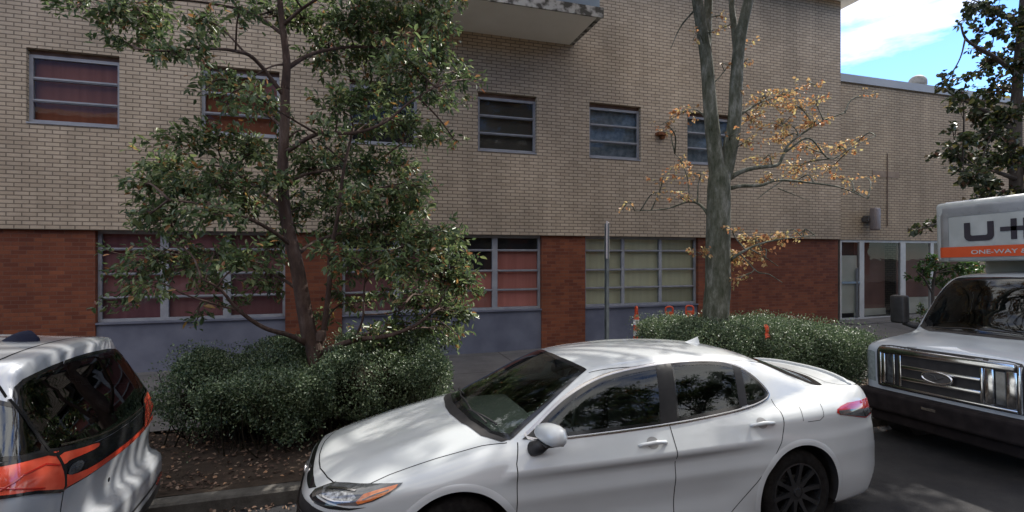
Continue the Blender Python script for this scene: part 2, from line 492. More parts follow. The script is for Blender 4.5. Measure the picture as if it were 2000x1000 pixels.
def holed_wall(mb, x0, x1, z0, z1, y, depth, holes, m=0):
    """wall face at y with rectangular holes, reveals going back by depth"""
    xs = sorted({x0, x1, *[h[0] for h in holes], *[h[1] for h in holes]})
    zs = sorted({z0, z1, *[h[2] for h in holes], *[h[3] for h in holes]})
    for i in range(len(xs) - 1):
        for j in range(len(zs) - 1):
            cx, cz = (xs[i] + xs[i + 1]) / 2, (zs[j] + zs[j + 1]) / 2
            if any(h[0] < cx < h[1] and h[2] < cz < h[3] for h in holes): continue
            mb.quad((xs[i], y, zs[j]), (xs[i + 1], y, zs[j]), (xs[i + 1], y, zs[j + 1]), (xs[i], y, zs[j + 1]), m)
    for a, b, c, d in holes:
        e = y + depth
        mb.quad((a, y, c), (a, y, d), (a, e, d), (a, e, c), m)
        mb.quad((b, y, d), (b, y, c), (b, e, c), (b, e, d), m)
        mb.quad((a, y, d), (b, y, d), (b, e, d), (a, e, d), m)
        mb.quad((a, e, c), (b, e, c), (b, y, c), (a, y, c), m)

XL, XR = -34.0, wx(1642, YW)
ZT = 9.16
main = empty('brick_building', (0, YW, 0), label='tall buff brick building with red brick piers, banded windows and a balcony', cat='building')
main.location = (0, 0, 0)

UZ0, UZ1 = 4.485, 5.77
up_px = [(61, 224), (400, 538), (690, 808), (938, 1044), (1155, 1248), (1346, 1428)]
cen = [(wx(a, YW) + wx(b, YW)) / 2 for a, b in up_px]
print('window centres', [round(c, 2) for c in cen], 'widths', [round(wx(b, YW) - wx(a, YW), 2) for a, b in up_px], 'XR', XR)
UW = 1.335
uph = [(c - UW / 2, c + UW / 2, UZ0, UZ1) for c in cen]
far_up = [(c - UW / 2, c + UW / 2, UZ0, UZ1) for c in np.arange(cen[0] - 2.95, XL + 2, -2.95)]
mb = MB()
holed_wall(mb, XL, XR, ZB, ZT, YW, 0.16, uph + far_up)
mb.quad((XL, YW, ZB), (XL, YR + 0.02, ZB), (XR, YR + 0.02, ZB), (XR, YW, ZB))
mb.build('upper_wall', M['buff'], main)

mb = MB()
mb.box(XL, XR - 0.004, 11.02, 24.0, 0.0, ZT - 0.01)
mb.build('rear_walls', M['buff'], main)
mb = MB()
mb.quad((XR, YW, ZB), (XR, 11.03, ZB), (XR, 11.03, ZT), (XR, YW, ZT))
mb.build('end_wall', M['buff'], main)
mb = MB()
mb.box(XL - 0.3, XR + 0.42, YW - 0.55, 24.3, ZT, ZT + 0.20)
mb.build('roof', M['slab'], main)

# lower storey
LZ1 = ZB - 0.001
LZ0 = 1.06
w_px = [(186, 557), (668, 1058), (1143, 1364)]
low = [(wx(a, YR), wx(b, YR)) for a, b in w_px]
print('low', low)
bay = 1.08
mb = MB()
piers = [(low[0][1], low[1][0]), (low[1][1], low[2][0]), (low[2][1], XR)]
gap = low[1][0] - low[0][1]
x = low[0][0]
far_low = []
pl = wx(-40, YR)
piers.append((pl - 0.9, low[0][0]))
x = pl - 0.9
while x > XL + 5:
    far_low.append((x - 3.9, x)); piers.append((x - 3.9 - 1.2, x - 3.9)); x -= 5.1
piers.append((XL, x))
for a, b in piers:
    mb = MB()
    mb.quad((a, YR, -0.1), (b, YR, -0.1), (b, YR, LZ1), (a, YR, LZ1))
    mb.quad((a, 11.03, -0.1), (a, YR, -0.1), (a, YR, LZ1), (a, 11.03, LZ1))
    mb.quad((b, YR, -0.1), (b, 11.03, -0.1), (b, 11.03, LZ1), (b, YR, LZ1))
    mb.build('brick_pier', M['red'], main)
mb = MB()
for a, b in low + far_low:
    mb = MB()
    mb.box(a + 0.002, b - 0.002, YR + 0.035, 11.02, -0.1, LZ0 - 0.035)
    mb.box(a + 0.002, b - 0.002, YR - 0.012, 11.02, LZ0 - 0.033, LZ0 - 0.003)
    mb.build('spandrel_panel', M['spandrel'], main)

ROWS = [0, 0.2, 0.475, 0.735, 1.0]
def window(parent, x0, x1, z0, z1, y, ncol, rows, fw, mw, blind, mats, label=None, glass=True, colw=None):
    """frame bars in one mesh; glass and blind behind are sub-parts. blind(c, r) -> material index"""
    mb = MB()
    d0, d1 = y, y + 0.06
    mb.box(x0, x0 + fw, d0, d1, z0, z1); mb.box(x1 - fw, x1, d0, d1, z0, z1)
    mb.box(x0 + fw, x1 - fw, d0, d1, z1 - fw, z1); mb.box(x0 + fw, x1 - fw, d0 - 0.01, d1, z0, z0 + fw)
    cx = [x0 + (x1 - x0) * k / ncol for k in range(ncol + 1)]
    for k in range(1, ncol):
        mb.box(cx[k] - mw / 2, cx[k] + mw / 2, d0 - 0.005, d1, z0 + fw, z1 - fw)
    rz = [z1 - (z1 - z0) * r for r in rows]
    spans = [(cx[k] + (mw / 2 if k else fw), cx[k + 1] - (mw / 2 if k < ncol - 1 else fw)) for k in range(ncol)]
    for r in rz[1:-1]:
        for a, b in spans:
            mb.box(a, b, d0 + 0.004, d1, r - fw * 0.42, r + fw * 0.42)
            mb.box(a, b, d0 - 0.012, d0 + 0.002, r - fw * 0.10, r + fw * 0.42)
    w = mb.build('window', M['frame'], parent)
    if label: w['label'] = label
    g = MB()
    g.quad((x0 + fw / 2, y + 0.03, z0 + fw / 2), (x1 - fw / 2, y + 0.03, z0 + fw / 2), (x1 - fw / 2, y + 0.03, z1 - fw / 2), (x0 + fw / 2, y + 0.03, z1 - fw / 2))
    g.build('pane', M['glass'], w)
    b = MB()
    for c in range(ncol):
        for r in range(len(rows) - 1):
            a0, a1 = cx[c], cx[c + 1]
            b.quad((a0, y + 0.11, rz[r + 1]), (a1, y + 0.11, rz[r + 1]), (a1, y + 0.11, rz[r]), (a0, y + 0.11, rz[r]), blind(c, r))
    b.build('blind', mats, w)
    return w

LY = YR + 0.09
def b1(c, r): return 0 if (c + 2 * r) % 3 else 1
window(main, low[0][0] + 0.003, low[0][1] - 0.003, LZ0, LZ1 - 0.002, LY, 3, ROWS, 0.055, 0.13, b1, [M['refl_red'], M['refl_maroon']], 'wide grey window with painted dark red reflections')
def b2(c, r):
    if r == 0: return 1
    if c == 2 and r == 1: return 1
    return 0 if c >= 2 else 2
window(main, low[1][0] + 0.003, low[1][1] - 0.003, LZ0, LZ1 - 0.002, LY, 4, ROWS, 0.055, 0.12, b2, [M['refl_pink'], M['dark_room'], M['refl_red']], 'wide grey window with painted pink reflections under a dark top row')
window(main, low[2][0] + 0.003, low[2][1] - 0.003, LZ0, LZ1 - 0.002, LY, 3, ROWS, 0.055, 0.075, lambda c, r: 0, [M['blind_cream']], 'wide grey window with cream blinds')
for a, b in far_low:
    window(main, a + 0.003, b - 0.003, LZ0, LZ1 - 0.002, LY, 3, ROWS, 0.055, 0.12, b1, [M['refl_red'], M['blind_brown']])

UR = [0, 0.345, 0.67, 1.0]
ub = [('blind_brown', 'upper window with brown blind'), ('blind_brown', 'upper window with brown blind'), ('dark_room', None), ('dim_room', 'upper window with dark panes'), ('curtain', 'upper window with blue grey curtain'), ('curtain', None)]
for (a, b, c, d), (mk, lb) in zip(uph, ub):
    window(main, a + 0.002, b - 0.002, c + 0.03, d - 0.09, YW + 0.08, 1, UR, 0.055, 0.05, lambda q, r: 0, [M[mk]], lb)
    mb = MB()
    mb.box(a + 0.002, b - 0.002, YW + 0.11, YW + 0.155, d - 0.088, d - 0.002)  # strip coloured like the shade in the head recess
    mb.build('window_head_shade', M['head_shade'], main)
    mb = MB()
    mb.box(a + 0.002, b - 0.002, YW - 0.015, YW + 0.15, c + 0.002, c + 0.028)
    mb.build('window_sill', M['frame'], main)
for a, b, c, d in far_up:
    window(main, a + 0.002, b - 0.002, c + 0.03, d - 0.002, YW + 0.08, 1, UR, 0.055, 0.05, lambda q, r: 0, [M['blind_brown']])

# balcony
bx1 = wx(1112, YW); bx0 = bx1 - 4.6
bz = 7.01; by = 9.22
mb = MB()
mb.box(bx0, bx1, by + 0.02, YW - 0.002, bz, bz + 0.14)
bal = mb.build('balcony', M['slab'], main)
mb = MB(); mb.box(bx0 - 0.02, bx1 + 0.10, by - 0.02, by + 0.018, bz - 0.03, bz + 0.17)
mb.box(bx1 + 0.002, bx1 + 0.10, by + 0.02, YW - 0.003, bz - 0.0, bz + 0.17)
mb.build('slab_edge', M['slab_edge'], bal)
mb = MB(); mb.box(bx0, bx1 + 0.05, by + 0.06, by + 0.09, bz + 0.20, bz + 1.1)
for k in range(6):
    xx = bx0 + 0.1 + k * (bx1 - bx0 - 0.1) / 5
    mb.box(xx - 0.02, xx + 0.02, by + 0.092, by + 0.13, bz + 0.141, bz + 1.15)
mb.build('balcony_railing', M['blue_panel'], bal)

# rusty scupper stub and its stain
p = at(1288, 263, YW)
mb = MB()
mb.box(p[0] - 0.12, p[0] + 0.12, YW - 0.16, YW - 0.001, p[2] - 0.035, p[2] + 0.03)
mb.box(p[0] + 0.0, p[0] + 0.09, YW - 0.10, YW - 0.002, p[2] - 0.11, p[2] - 0.036)
mb.build('drain_scupper', M['rust'], main)

# ------------------------------------------------------------------ annex
YA = 11.0
AX0, AX1 = XR + 0.002, XR + 18
AZT = 7.12
M['buff_dark'] = mat_brick('buff_brick_annex', (0.42, 0.338, 0.24), (0.355, 0.28, 0.198), (0.17, 0.13, 0.095), BWD, BH, 0.0105, z0=ZB, stain=0.28, bump=0.45)
annex = empty('annex_building', (0, 0, 0), label='lower buff brick wing with grey roof edge and glazed entrance', cat='building')
sx0, sx1 = XR + 0.01, wx(1905, YA)
sz0, sz1 = 0.44, 2.70
mb = MB()
holed_wall(mb, AX0, AX1, 0.0, AZT, YA, 0.12, [(sx0, sx1, sz0, sz1)])
mb.box(AX0 + 0.05, AX1, YA + 1.2, YA + 12, 0, AZT - 0.02)
mb.quad((AX0, YA + 0.12, 0.0), (AX1, YA + 0.12, 0.0), (AX1, YA + 1.2, 0.0), (AX0, YA + 1.2, 0.0))
mb.quad((AX1, YA, 0), (AX1, YA + 1.2, 0), (AX1, YA + 1.2, AZT), (AX1, YA, AZT))
mb.build('wall', M['buff_dark'], annex)
mb = MB(); mb.box(AX0, AX1 + 0.1, YA - 0.06, YA + 12, AZT, AZT + 0.22)
mb.build('roof_edge', M['fascia'], annex)
mb = MB(); mb.box(sx0 - 0.0, sx1 + 0.1, 10.3, YA + 0.12, 0.0, sz0)
mb.build('doorstep', M['concrete'], annex)
# storefront
f = MB()
y0, y1 = YA + 0.03, YA + 0.10
xs = [(wx(1643, YA), wx(1646, YA)), (wx(1681, YA), wx(1690, YA)), (wx(1761, YA), wx(1771, YA)), (wx(1820, YA), wx(1826, YA)), (sx1 - 0.08, sx1)]
for a, b in xs: f.box(a, b, y0, y1, sz0, sz1)
for (a, b), (c, d) in zip(xs[:-1], xs[1:]):
    f.box(b, c, y0 + 0.002, y1 - 0.002, sz1 - 0.07, sz1)
    f.box(b, c, y0 + 0.002, y1 - 0.002, sz0, sz0 + 0.05)
fr = f.build('storefront', M['white_frame'], annex)
g = MB(); g.quad((sx0 + .05, YA + 0.06, sz0 + .03), (sx1 - .05, YA + 0.06, sz0 + .03), (sx1 - .05, YA + 0.06, sz1 - .03), (sx0 + .05, YA + 0.06, sz1 - .03))
g.build('pane', M['glass'], fr)
M['entry_refl'] = mat_noise('entry_red_reflection', (0.14, 0.065, 0.05), (0.20, 0.095, 0.075), 1.5, 0.7)  # red mirrored in the entrance glass, put into the sheet's colour
M['panel_grey'] = mat_noise('panel_grey_green', (0.52, 0.53, 0.46), (0.60, 0.61, 0.54), 2, 0.6)
b = MB()
zz = lambda py, px: float(at(px, py, YA)[2])
b.box(xs[0][1], xs[1][0] - 0.05, YA + 0.075, YA + 0.10, 0.62, zz(499, 1660), 0)
b.box(xs[0][1], xs[1][0] - 0.05, YA + 0.165, YA + 0.18, sz0, sz1 - 0.05, 1)
b.box(xs[1][1], xs[2][0], YA + 0.5, YA + 0.52, zz(606, 1720), sz1, 2)
b.box(xs[1][1], xs[2][0], YA + 0.47, YA + 0.49, sz0, zz(606, 1720), 0)
b.box(xs[2][1], xs[4][0], YA + 0.3, YA + 0.32, 1.0, sz1, 2)
b.box(xs[2][1], xs[4][0], YA + 0.28, YA + 0.30, sz0, 0.99, 0)
b.build('entry_panel', [M['panel_grey'], M['dark_room'], M['entry_refl']], fr)
mb = MB()
zb = zz(552, 1660)
mb.box(xs[0][1] + 0.001, xs[1][0] - 0.001, YA + 0.02, YA + 0.055, zb - 0.03, zb + 0.03)
mb.build('door_bar', M['blue_panel'], fr)
mb = MB()
xd = wx(1676, YA)
mb.box(xd - 0.05, xd + 0.03, YA + 0.018, YA + 0.028, sz0 + 0.05, zb + 0.4)
mb.build('door_edge', M['dark_metal'], fr)
# wall lamp
p = at(1695, 430, YA)
mb = MB()
mb.rbox(p[0] - 0.10, p[0] + 0.13, YA - 0.30, YA - 0.10, p[2] - 0.30, p[2] + 0.34, 0.05)
la = mb.build('wall_lamp', M['lamp_grey'], annex); auto_smooth(la)
mb = MB(); mb.box(p[0] - 0.20, p[0] + 0.1, YA - 0.101, YA - 0.001, p[2] - 0.07, p[2] + 0.11); mb.box(p[0] - 0.24, p[0] - 0.201, YA - 0.2, YA - 0.001, p[2] - 0.05, p[2] + 0.06)
mb.build('bracket', M['dark_metal'], la)
M['conduit'] = mat_noise('painted_conduit', (0.11, 0.07, 0.05), (0.15, 0.10, 0.075), 8, .7)
# conduit and old wall patch
p = at(1732, 300, YA); q = at(1732, 442, YA)
mb = MB(); mb.tube([(p[0], YA - 0.02, p[2]), (p[0], YA - 0.02, q[2])], 0.013, 8)
mb.build('conduit', M['conduit'], annex)
a, b_ = at(1704, 333, YA), at(1755, 348, YA)
mb = MB(); mb.box(a[0], b_[0], YA - 0.012, YA - 0.001, b_[2], a[2])
M['patch'] = mat_noise('mortar_patch', (0.22, 0.165, 0.125), (0.27, 0.21, 0.16), 6, 0.9)
mb.build('mortar_patch', M['patch'], annex)
M['vent'] = mat_noise('weathered_vent', (.15, .145, .135), (.24, .235, .22), 6, .7)
# roof ventilator
p = at(1792, 163, YA + 1.6)
mb = MB()
rv = 0.27
prof = [(rv * 0.75, AZT + 0.18), (rv * 0.75, p[2] - 0.12)] + [(rv * (0.8 + 0.2 * math.sin(t)) if t < 1.57 else rv * math.sin(t), p[2] + 0.02 - rv * 0.95 * math.cos(t)) for t in np.linspace(1.2, 3.12, 12)]
mb.lathe(prof, 'z', (p[0], YA + 1.6, 0), 28)
vt = mb.build('roof_vent', M['vent'], annex, True)

# ------------------------------------------------------------------ building across the street, seen in the glass
opp = empty('brick_house_row', (0, 0, 0), label='long red brick building across the street, mirrored in the window panes', cat='building')
M['red_opp'] = mat_brick('old_red_brick', (0.34, 0.11, 0.06), (0.26, 0.08, 0.045), (0.25, 0.2, 0.16), BWD, BH, 0.008, stain=0.3)
hl_ = []
for k in range(22):
    for z in (1.2, 4.6, 8.0):
        hl_.append((-40 + k * 4.0, -38.4 + k * 4.0, z, z + 1.9))
V_ = MB()
holed_wall(V_, -42, 50, 0, 11.0, 0, .2, hl_)
V_.box(-42, 50, .21, 10, 0, 10.95)
V_.V = [(x, -17.0 - y, z) for x, y, z in V_.V]; V_.F = [f[::-1] for f in V_.F]
V_.build('wall', M['red_opp'], opp)
V_ = MB()
V_.box(-42.2, 50.2, -27.2, -16.75, 11.0, 11.3); V_.build('cornice', M['slab'], opp)
for a, b, c, d in hl_:
    V_ = MB(); V_.box(a + .003, b - .003, -17.18, -17.12, c + .003, d - .003); V_.build('window', M['dark_room'], opp)
# ------------------------------------------------------------------ vehicle shapes: solids F(x, y, z) < 0
def smax(a, b, k):
    h = np.maximum(k - np.abs(a - b), 0) / k
    return np.maximum(a, b) + h * h * k * 0.25
def smin(a, b, k): return -smax(-a, -b, k)
def curve(pts, n=600):
    """monotone cubic through points, as a fast table"""
    p = np.array(pts, float); x, y = p[:, 0], p[:, 1]
    h = np.diff(x); d = np.diff(y) / h
    m = np.zeros(len(x)); m[0] = d[0]; m[-1] = d[-1]
    for i in range(1, len(x) - 1):
        if d[i - 1] * d[i] > 0:
            w1, w2 = 2 * h[i] + h[i - 1], h[i] + 2 * h[i - 1]
            m[i] = (w1 + w2) / (w1 / d[i - 1] + w2 / d[i])
    X = np.linspace(x[0], x[-1], n)
    i = np.clip(np.searchsorted(x, X, 'right') - 1, 0, len(x) - 2)
    t = (X - x[i]) / h[i]
    Y = (2*t**3-3*t**2+1)*y[i] + (t**3-2*t**2+t)*h[i]*m[i] + (-2*t**3+3*t**2)*y[i+1] + (t**3-t**2)*h[i]*m[i+1]
    return lambda q: np.interp(q, X, Y)
def bump(x, c, w): return np.exp(-((x - c) / w) ** 2)
def sstep(a, b, x):
    t = np.clip((x - a) / (b - a), 0, 1); return t * t * (3 - 2 * t)

# ---- sedan
sW = curve([(-.05, .30), (0, .44), (.05, .56), (.15, .69), (.3, .79), (.5, .86), (.8, .903), (1.3, .92), (2.5, .92), (3.6, .922), (4.1, .908), (4.45, .855), (4.65, .785), (4.80, .69), (4.90, .56)])
sS = curve([(.1, .90), (.17, .935), (.25, .962), (.4, .985), (.52, .992), (.62, 1.0), (.74, 1.0), (.82, .985), (.9, .962), (1.0, .93), (1.15, .86)])
sT = curve([(-.1, .50), (0, .655), (.05, .715), (.12, .755), (.25, .80), (.45, .855), (.7, .92), (1.0, .985), (1.25, 1.03), (1.5, 1.045), (2.4, 1.055), (3.4, 1.09), (3.9, 1.12), (4.3, 1.135), (4.58, 1.135), (4.68, 1.13), (4.73, 1.10), (4.78, 1.03), (4.9, .80)])
sFx = curve([(.1, .20), (.2, .10), (.3, .035), (.42, .0), (.6, .0), (.68, .02), (.8, .1)])
sRx = curve([(.1, 4.66), (.2, 4.72), (.32, 4.80), (.42, 4.855), (.55, 4.845), (.7, 4.80), (.85, 4.775), (.95, 4.76), (1.05, 4.75), (1.15, 4.74)])
gT = curve([(.9, .80), (1.14, 1.03), (1.5, 1.20), (1.8, 1.325), (2.0, 1.39), (2.2, 1.425), (2.45, 1.445), (2.8, 1.458), (3.1, 1.45), (3.4, 1.425), (3.65, 1.378), (3.95, 1.28), (4.25, 1.165), (4.45, 1.075), (4.7, .95)])
gW = curve([(.9, .80), (1.4, .835), (2.0, .85), (2.6, .855), (3.1, .845), (3.5, .815), (3.9, .755), (4.3, .69), (4.6, .64)])
def F_sedan(x, y, z):
    a = np.abs(y)
    dent = 0.016 * bump(z, .43, .10) * sstep(1.2, 1.7, x) * (1 - sstep(2.9, 3.3, x)) - 0.007 * bump(z, .62, .05) * sstep(.9, 1.5, x) * (1 - sstep(3.2, 3.8, x))
    flare = 0.012 * np.exp(-(((x - .98) / .42) ** 2 + ((z - .45) / .34) ** 2) ** 2) + 0.014 * np.exp(-(((x - 3.72) / .45) ** 2 + ((z - .5) / .36) ** 2) ** 2)
    haunch = 0.030 * bump(z, .93, .09) * sstep(2.9, 3.9, x) * (1 - sstep(4.3, 4.8, x))
    sill = 0.02 * bump(z, .22, .05) * sstep(1.2, 1.6, x) * (1 - sstep(3.0, 3.4, x))
    side = a - (sW(x) * sS(z) - dent + flare + haunch + sill)
    ay = a / .92
    top = z - (sT(x) - 0.105 * ay ** 2.6 - 0.02 * ay ** 2 - 0.018 * bump(a, .0, .30) * sstep(.1, .6, x) * (1 - sstep(1.0, 1.3, x)) + 0.012 * bump(a, .48, .10) * sstep(.2, .6, x) * (1 - sstep(1.0, 1.35, x)))
    B = smax(side, top, .085)
    fr = (sFx(z) + .10 * ay ** 4) - x
    B = smax(B, fr, .07)
    rr = x - (sRx(z) - .15 * ay ** 2.6 + .02 * bump(z, .36, .06))
    B = smax(B, rr, .06)
    B = smax(B, .175 - z, .04)
    xe = np.where(x < 2.7, np.minimum(x - .30 * a * a * sstep(0, 1, (2.9 - x) / 1.6), 2.7), np.maximum(x + .16 * a * a, 2.7))
    gt = z - (gT(xe) - .075 * (a / .6) ** 2.2 * 0.75)
    gw = gW(x) - .245 * np.clip((z - 1.0) / .38, -.5, 2) ** 1.0 * (0.82 + 0.18 * np.clip((z - 1.0) / .38, 0, 1.5))
    G = smax(a - gw, gt, .09)
    G = smax(G, 0.75 - z, .05)
    G = smax(G, np.abs(x - 2.75) - 1.86, .05)
    return smin(B, G, .028)

# ---- minivan
vW = curve([(-.05, .4), (0, .55), (.2, .8), (.5, .93), (1, .995), (2, 1.005), (4.2, 1.0), (4.7, .985), (5.0, .965), (5.15, .945), (5.3, .92)])
vS = curve([(.15, .93), (.25, .955), (.45, .985), (.62, .998), (.8, 1.0), (.97, .99), (1.08, .97), (1.2, .925), (1.35, .865), (1.5, .80), (1.62, .74), (1.8, .62)])
vT = curve([(-.1, .5), (0, .72), (.1, .86), (.5, .99), (1.0, 1.09), (1.25, 1.16), (1.8, 1.47), (2.15, 1.63), (2.5, 1.70), (3.0, 1.735), (3.8, 1.73), (4.4, 1.705), (4.8, 1.68), (5.0, 1.66), (5.3, 1.61)])
vR = curve([(.15, 5.05), (.25, 5.10), (.38, 5.185), (.60, 5.195), (.645, 5.17), (.67, 5.115), (.75, 5.095), (.95, 5.115), (1.06, 5.11), (1.15, 5.085), (1.3, 5.03), (1.45, 4.965), (1.56, 4.925), (1.6, 4.93), (1.64, 4.955), (1.7, 4.93), (1.8, 4.8)])
def F_van(x, y, z):
    a = np.abs(y); ay = a / .98
    wb = vW(x) - .10 * sstep(1.1, 1.6, z) * sstep(4.2, 5.0, x)
    side = a - (wb * vS(z) - .012 * bump(z, .45, .1) * sstep(1.5, 2, x) * (1 - sstep(3.3, 4, x)))
    top = z - (vT(x) - .07 * (a / .75) ** 2.4 + .010 * (bump(a, .40, .05) + bump(a, .12, .05)) * sstep(2.2, 2.6, x) * (1 - sstep(4.3, 4.6, x)))
    B = smax(side, top, .11)
    rr = x - (vR(z) - .085 * ay ** 3.0)
    B = smax(B, rr, .10)
    fr = (.03 + .16 * ay ** 3 + .1 * sstep(.4, .15, z)) - x
    B = smax(B, fr, .09)
    return smax(B, .19 - z, .04)

# ---- rental truck cab
tW = curve([(-.1, .80), (0, .86), (.08, .93), (.2, .975), (.5, 1.0), (2.6, 1.0)])
tS = curve([(.3, .97), (.6, 1.0), (1.0, 1.0), (1.2, .985), (1.3, .965), (1.5, .915), (1.8, .835), (2.0, .78), (2.2, .70)])
tT = curve([(-.1, .9), (-.01, 1.10), (.05, 1.165), (.12, 1.195), (.4, 1.255), (.76, 1.315), (.84, 1.345), (1.0, 1.58), (1.22, 1.90), (1.32, 1.985), (1.5, 2.03), (2.0, 2.06), (2.6, 2.06)])
def F_cab(x, y, z):
    a = np.abs(y); ay = a / 1.0
    side = a - (tW(x) * tS(z) - .045 * sstep(1.12, 1.26, z) * (1 - sstep(.7, 1.0, x)))
    xe = x - .16 * a * a * sstep(0, .9, x)
    top = z - (tT(xe) - .06 * ay ** 2.4)
    B = smax(side, top, .09)
    fr = (.0 + .05 * ay ** 4 + .05 * sstep(.55, .3, z)) - x
    B = smax(B, fr, .05)
    B = smax(B, x - 2.45, .05)
    return smax(B, .45 - z, .04)

def bisect(F, P0, D, r0, r1, it=26):
    """F at P0 + r D: inside at r0, outside at r1 (or the other way round); returns r"""
    a = np.full(len(P0), float(r0)); b = np.full(len(P0), float(r1))
    for _ in range(it):
        m = 0.5 * (a + b)
        Q = P0 + D * m[:, None]
        s = F(Q[:, 0], Q[:, 1], Q[:, 2]) < 0
        a = np.where(s, m, a); b = np.where(s, b, m)
    return 0.5 * (a + b)

def grad(F, P, e=2e-3):
    g = np.stack([F(P[:, 0] + e, P[:, 1], P[:, 2]) - F(P[:, 0] - e, P[:, 1], P[:, 2]),
                  F(P[:, 0], P[:, 1] + e, P[:, 2]) - F(P[:, 0], P[:, 1] - e, P[:, 2]),
                  F(P[:, 0], P[:, 1], P[:, 2] + e) - F(P[:, 0], P[:, 1], P[:, 2] - e)], axis=1)
    return g / (np.linalg.norm(g, axis=1)[:, None] + 1e-9)

VIEWS = {'side': ((1, 0, 0), (0, 0, 1), (0, -1, 0)),            # near side (-y)
         'far': ((1, 0, 0), (0, 0, 1), (0, 1, 0)),
         'front': ((0, 1, 0), (0, 0, 1), (-1, 0, 0)),
         'rear': ((0, 1, 0), (0, 0, 1), (1, 0, 0)),
         'top': ((1, 0, 0), (0, 1, 0), (0, 0, 1)),
         'diag': ((.7071, -.7071, 0), (0, 0, 1), (-.7071, -.7071, 0)),    # near front corner
         'diag_far': ((.7071, .7071, 0), (0, 0, 1), (-.7071, .7071, 0)),
         'rdiag': ((.7071, .7071, 0), (0, 0, 1), (.7071, -.7071, 0)),     # near rear corner
         'rdiag_far': ((.7071, -.7071, 0), (0, 0, 1), (.7071, .7071, 0))}
def project(F, uv, view, off=0.0, far=7.0, near=-2.0):
    """drop 2D points (u, v) of a view onto the skin; march from outside, then bisect"""
    u, v, n = [np.array(q, float) for q in VIEWS[view]]
    uv = np.asarray(uv, float)
    P0 = uv[:, :1] * u + uv[:, 1:2] * v
    R0 = np.full(len(uv), far); hit = np.zeros(len(uv), bool); r = R0.copy()
    step = 0.02
    prev = R0.copy()
    for k in range(int((far - near) / step)):
        r = far - (k + 1) * step
        Q = P0 + n * r
        s = (F(Q[:, 0], Q[:, 1], Q[:, 2]) < 0) & ~hit
        prev = np.where(s, r, prev); hit |= s
        if hit.all(): break
    a = prev; b = prev + step
    for _ in range(18):
        m = .5 * (a + b); Q = P0 + n * m[:, None]
        s = F(Q[:, 0], Q[:, 1], Q[:, 2]) < 0
        a = np.where(s, m, a); b = np.where(s, b, m)
    P = P0 + n * (.5 * (a + b))[:, None]
    N = grad(F, P)
    return P + N * off, N, hit

def shell(F, xa, xb, zc, nst, nang, nend, rmax=1.6):
    """closed skin: rays square to the length between xa and xb, fans over both ends"""
    ang = np.linspace(0, 2 * np.pi, nang, endpoint=False)
    E = np.stack([np.zeros(nang), np.cos(ang), np.sin(ang)], 1)
    O, D = [], []
    for be in np.linspace(np.pi / 2 * .985, np.pi / 2 / nend, nend):
        O.append(np.tile([xa, 0, zc(xa)], (nang, 1))); D.append(E * math.cos(be) + np.array([-1, 0, 0]) * math.sin(be))
    for x in np.linspace(xa, xb, nst):
        O.append(np.tile([x, 0, zc(x)], (nang, 1))); D.append(E)
    for be in np.linspace(np.pi / 2 / nend, np.pi / 2 * .985, nend):
        O.append(np.tile([xb, 0, zc(xb)], (nang, 1))); D.append(E * math.cos(be) + np.array([1, 0, 0]) * math.sin(be))
    O = np.concatenate(O); D = np.concatenate(D)
    r = bisect(F, O, D, 0.0, rmax)
    V = O + D * r[:, None]
    nr = len(V) // nang
    i = np.arange(nr - 1)[:, None] * nang; k = np.arange(nang)[None, :]; k2 = (k + 1) % nang
    Q = np.stack([i + k, i + k2, i + nang + k2, i + nang + k], -1).reshape(-1, 4)
    ends = [list(range(nang))[::-1], [(nr - 1) * nang + q for q in range(nang)]]
    return V, Q, ends, grad(F, V)

def in_poly(P, poly):
    x, y = P[:, 0], P[:, 1]
    c = np.zeros(len(P), bool)
    n = len(poly)
    for i in range(n):
        (x1, y1), (x2, y2) = poly[i], poly[(i + 1) % n]
        if y1 == y2: continue
        t = ((y1 > y) != (y2 > y)) & (x < (x2 - x1) * (y - y1) / (y2 - y1) + x1)
        c ^= t
    return c

def resample(poly, step, closed=True):
    P = [np.array(p, float) for p in poly]
    if closed: P = P + [P[0]]
    out = []
    for a, b in zip(P[:-1], P[1:]):
        k = max(1, int(math.ceil(np.linalg.norm(b - a) / step)))
        for q in range(k): out.append(a + (b - a) * q / k)
    if not closed: out.append(P[-1])
    return np.array(out)

def smooth_poly(poly, closed=True, it=2, keep=()):
    """corner cutting, so traced outlines run round"""
    P = [np.array(p, float) for p in poly]
    for _ in range(it):
        Q = []
        n = len(P)
        for i in range(n if closed else n - 1):
            a, b = P[i], P[(i + 1) % n]
            Q += [a * .75 + b * .25, a * .25 + b * .75]
        if not closed: Q = [P[0]] + Q[1:-1] + [P[-1]]
        P = Q
    return np.array(P)
# ------------------------------------------------------------------ vehicle building
M['white_paint'] = mat_paint('pearl_white_paint', (0.50, 0.525, 0.535))
M['silver_paint'] = mat_paint('silver_paint', (0.44, 0.46, 0.49), rough=0.3, metal=0.35)
M['truck_paint'] = mat_paint('truck_white_paint', (0.42, 0.46, 0.50), rough=0.4)
M['black_gloss'] = mat_noise('black_gloss_trim', (0.010, 0.010, 0.011), (0.016, 0.016, 0.017), 4, 0.08, spec=0.5)
M['pillar_black'] = mat_noise('satin_black_pillar', (0.010, 0.010, 0.011), (0.018, 0.017, 0.018), 6, 0.35, spec=0.15)
M['black_plastic'] = mat_noise('black_plastic', (0.018, 0.017, 0.018), (0.03, 0.028, 0.028), 12, 0.55, spec=0.4)
M['cup'] = mat_noise('handle_cup_shade', (0.22, 0.22, 0.22), (0.27, 0.27, 0.27), 5, 0.3, coat=1)  # shading of the handle hollow, painted as a grey
M['bumper_black'] = mat_noise('worn_black_bumper', (0.010, 0.008, 0.009), (0.02, 0.016, 0.017), 9, 0.8, spec=0.15)
